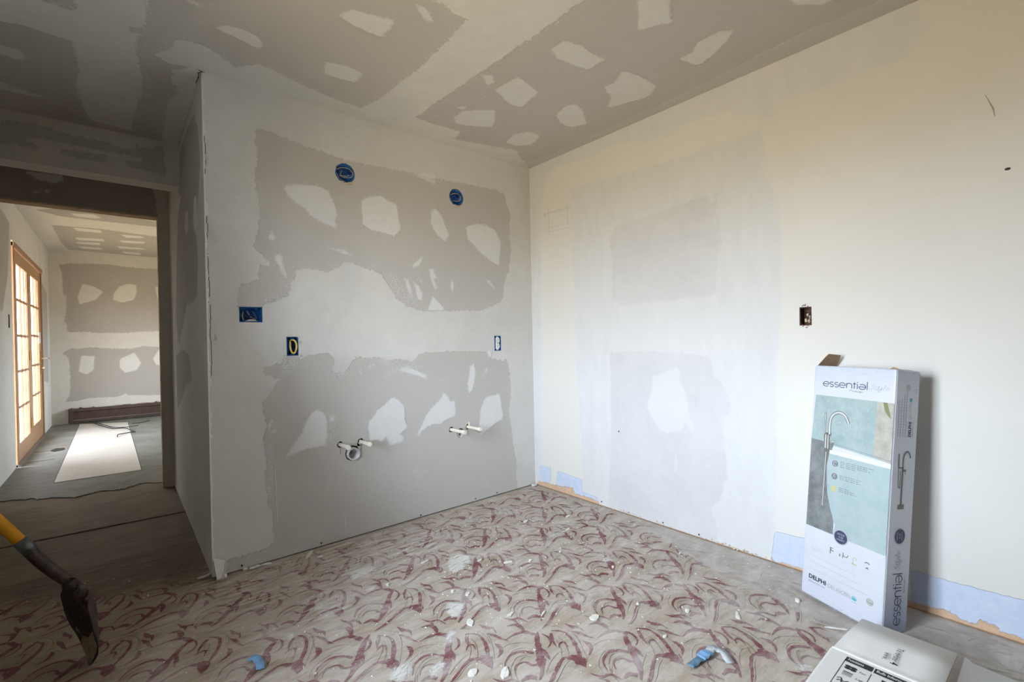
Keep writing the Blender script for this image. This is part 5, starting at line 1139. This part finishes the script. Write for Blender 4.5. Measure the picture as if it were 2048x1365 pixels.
# ================================================================== small litter on the floor
def blob(name, x, y, L, w_, t_, rot, lift=0.0, seed=0, mat=None, curl=0.0, z0=.0008, n=10):
    """An irregular flake of dried plaster lying on the floor."""
    rr = random.Random(seed); bm = bmesh.new(); A, B = [], []
    for k in range(n):
        a_ = 2 * math.pi * k / n; q = rr.uniform(.7, 1.1); px_, py_ = L / 2 * math.cos(a_) * q, w_ / 2 * math.sin(a_) * q
        zz = lift * (px_ / L + .5) + curl * (px_ / L * 2) ** 2
        A.append(bm.verts.new((px_, py_, zz + t_ * rr.uniform(.7, 1.2)))); B.append(bm.verts.new((px_ * 1.05, py_ * 1.05, zz)))
    c_ = bm.verts.new((0, 0, lift * .5 + t_ * 1.25))
    for k in range(n):
        bm.faces.new((A[k], A[(k + 1) % n], c_)); bm.faces.new((B[k], B[(k + 1) % n], A[(k + 1) % n], A[k]))
    bm.faces.new(B[::-1]); o_ = bm_obj(name, bm, mat or m_chip); o_.location = (x, y, z0); o_.rotation_euler = (0, 0, rot); return o_
CH = [(-1.693, -.055, .085, .022, .004, .9, 'long pointed plaster flake lying by the foot of the grey wall'), (-2.150, .040, .07, .014, .006, .3, 'curled plaster shaving by the outer corner of grey wall'),
      (-.447, -.76, .045, .016, .004, .2, 'white plaster flake on the floor about half way along the right wall'), (-.969, -.833, .05, .02, .004, -.4, None), (-.874, -.898, .035, .018, .005, .5, None), (-1.006, -1.43, .05, .04, .004, .4, 'heart shaped white plaster flake in the middle of the patterned floor'), (-.574, -1.801, .06, .018, .004, .6, 'white plaster splinter on the floor between the blue tape strip and tall carton'),
      (-.287, -1.922, .024, .018, .009, .2, 'small round plaster pebble just in front of the tall carton'), (-.696, -1.655, .024, .018, .008, .9, 'small round plaster pebble behind the crumpled blue tape strip'), (-.905, -1.682, .02, .016, .006, .1, None), (-.8, -1.488, .018, .014, .005, .4, None), (-1.249, -1.188, .05, .016, .005, .3, None), (-1.288, -.942, .03, .018, .006, .8, None),
      (-1.326, -.879, .02, .016, .006, .2, None), (-1.519, -.629, .018, .014, .007, .5, None), (-1.275, -.544, .05, .014, .004, .1, None), (-1.556, -1.358, .045, .035, .004, .2, 'broad white plaster flake nearest the bow shaped tape scrap'), (-.39, -2.084, .075, .008, .003, -1.1, 'thin pale splinter on the floor beside the tall carton'), (-.691, -.931, .022, .012, .004, .6, None), (-.248, -1.361, .02, .01, .004, .4, 'small plaster flake on the bare strip along the right wall'), (-1.477, -1.434, .06, .03, .005, .7, 'broad white plaster flake at the bottom centre edge of the floor'), (-1.658, -.119, .03, .012, .004, .2, 'small plaster flake next to the long pointed flake by the grey wall'), (-.55, -.50, .05, .02, .005, .3, None), (-.30, -.62, .04, .02, .004, .2, 'white plaster flake nearest the far corner along the right wall'), (-1.06, -.72, .03, .014, .004, .1, None), (-.62, -1.22, .03, .014, .004, .8, None), (-1.40, -1.12, .05, .03, .004, .9, None), (-1.14, -1.27, .04, .012, .004, .5, None)]
for i, (x, y, L, w_, t_, rot, lab) in enumerate(CH):
    o = blob('plaster_chip', x, y, L, w_, t_, rot, .006 if L > .06 else .0, i + 3, None, .008 if i == 1 else 0)
    tag(o, lab or 'white plaster chip lying on the patterned floor', 'plaster chip', None if lab else 'plaster chips scattered on the floor')
for i, (x, y, s, lab) in enumerate(((-2.094, -.022, .03, 'crumbled plaster lump at the outer corner of the grey wall'), (-.028, -.030, .035, 'crumbled plaster lump in the far room corner'), (-1.94, -.016, .03, 'broken plaster strip along the foot of the grey wall'))):
    bm = bmesh.new()
    for k in range(7):
        g = bmesh.ops.create_icosphere(bm, subdivisions=1, radius=1, matrix=Matrix.Translation((random.uniform(-s, s) * (2.0 if i == 2 else .6), random.uniform(-s, s) * .25 - (.006 if i == 2 else 0), random.uniform(.004, .010))) @ Matrix.Diagonal((random.uniform(.007, .015) * (1.5 if i == 2 else 1), random.uniform(.005, .010), random.uniform(.006, .016 if i < 2 else .008), 1)))['verts']
        for v in g: v.co += Vector((random.uniform(-.002, .002), random.uniform(-.002, .002), random.uniform(-.002, .002)))
    for v in bm.verts: v.co.z = max(v.co.z, 0)
    o = bm_obj('plaster_lump', bm, m_chip); o.location = (x, y, .0008); tag(o, lab, 'plaster lump')
mesh_obj('torn_tape', [(-2.118, -.0015, .10), (-2.07, -.003, .075), (-2.085, -.03, .012), (-2.11, -.04, .004)], [(0, 1, 2, 3)], m_chip, wall_back)
# crumbs too many to count
V_, F_ = [], []
def crumb(x, y, s):
    b0 = len(V_); a_ = random.uniform(0, 6.28)
    for k in range(3): V_.append((x + s * math.cos(a_ + 2.1 * k) * random.uniform(.6, 1.3), y + s * math.sin(a_ + 2.1 * k) * random.uniform(.6, 1.3), .0007))
    V_.append((x, y, .0008 + s * .6)); F_.extend([(b0, b0 + 1, b0 + 3), (b0 + 1, b0 + 2, b0 + 3), (b0 + 2, b0, b0 + 3)])
cl = [(-1.1, -1.0, .55, 420), (-.6, -.7, .35, 320), (-1.5, -1.2, .5, 380), (-2.0, -.5, .5, 160), (-1.7, -.3, .4, 200), (-.5, -1.6, .5, 260), (-.9, -.35, .35, 220), (-2.5, .4, .4, 90)]
for cx, cy, sg, n in cl:
    for k in range(n):
        x, y = random.gauss(cx, sg), random.gauss(cy, sg)
        if x > -.02 or x < XL + .02 or (x > -W - .02 and y > -.02) or y < -2.6 or y > .55 or (x > -1.25 and y < -2.05) or (x > -.36 and y < -1.85) or (x < -2.4 and -.65 < y < .05): continue
        crumb(x, y, random.choice((.002, .0025, .003, .003, .004, .006)))
tag(mesh_obj('plaster_crumbs', V_, F_, m_chip), 'fine white plaster crumbs strewn over the patterned floor', None, None, 'stuff')
# blue masking tape scraps
m_tape = plain('blue_masking_tape', (.22, .42, .70), .6, .12, 40); m_tapeback = plain('pale_tape_back', (.50, .53, .56), .7, .1, 40); m_tapedark = plain('dusty_blue_tape', (.13, .24, .34), .7, .2, 40)
r = empty('masking_tape', (-.90, -1.86, .001)); tag(r, 'crumpled blue masking tape strip with a grey folded end, lower right floor', 'tape')
def strip(name, pts, wd, mat):
    q = smooth_path(pts, 4); v, f = [], []
    for i, c in enumerate(q):
        d_ = (q[min(i + 1, len(q) - 1)] - q[max(i - 1, 0)]); d_.z = 0; d_.normalize(); nn = Vector((-d_.y, d_.x, 0)) * wd / 2
        v += [c + nn, c - nn + Vector((0, 0, .004 * math.sin(i * 1.7)))]
    f = [(2 * k, 2 * k + 1, 2 * k + 3, 2 * k + 2) for k in range(len(q) - 1)]
    o_ = mesh_obj(name, v, f, mat, r, True); md = o_.modifiers.new('film', 'SOLIDIFY'); md.thickness = .0012; return o_
a0 = Vector((-.991, -1.829, 0)) - Vector((-.90, -1.86, 0)); a1 = Vector((-.848, -1.845, 0)) - Vector((-.90, -1.86, 0)); a2 = Vector((-.875, -1.915, 0)) - Vector((-.90, -1.86, 0))
strip('tape_roll', [a0 + Vector((0, 0, .007)), a0.lerp(a1, .25) + Vector((0, 0, .010)), a0.lerp(a1, .5) + Vector((0, 0, .011))], .026, m_tapedark)
strip('tape_fold', [a0.lerp(a1, .42) + Vector((0, 0, .013)), a0.lerp(a1, .6) + Vector((0, 0, .017)), a0.lerp(a1, .78) + Vector((0, 0, .013))], .036, m_tape)
strip('tape_end', [a0.lerp(a1, .74) + Vector((0, 0, .010)), a1 + Vector((-.012, .004, .018)), a1.lerp(a2, .4) + Vector((.008, 0, .016)), a2 + Vector((0, 0, .006))], .028, m_tapeback)
r = empty('masking_tape', (-2.09, -.81, .001)); tag(r, 'blue masking tape scrap twisted like a bow, lower left floor', 'tape')
strip('tape_fold', [(-.022, .040, .006), (-.008, .022, .010), (.002, .0, .005)], .030, m_tape)
strip('tape_fold', [(.002, .002, .004), (-.002, -.025, .010), (-.006, -.052, .006)], .026, m_tape)
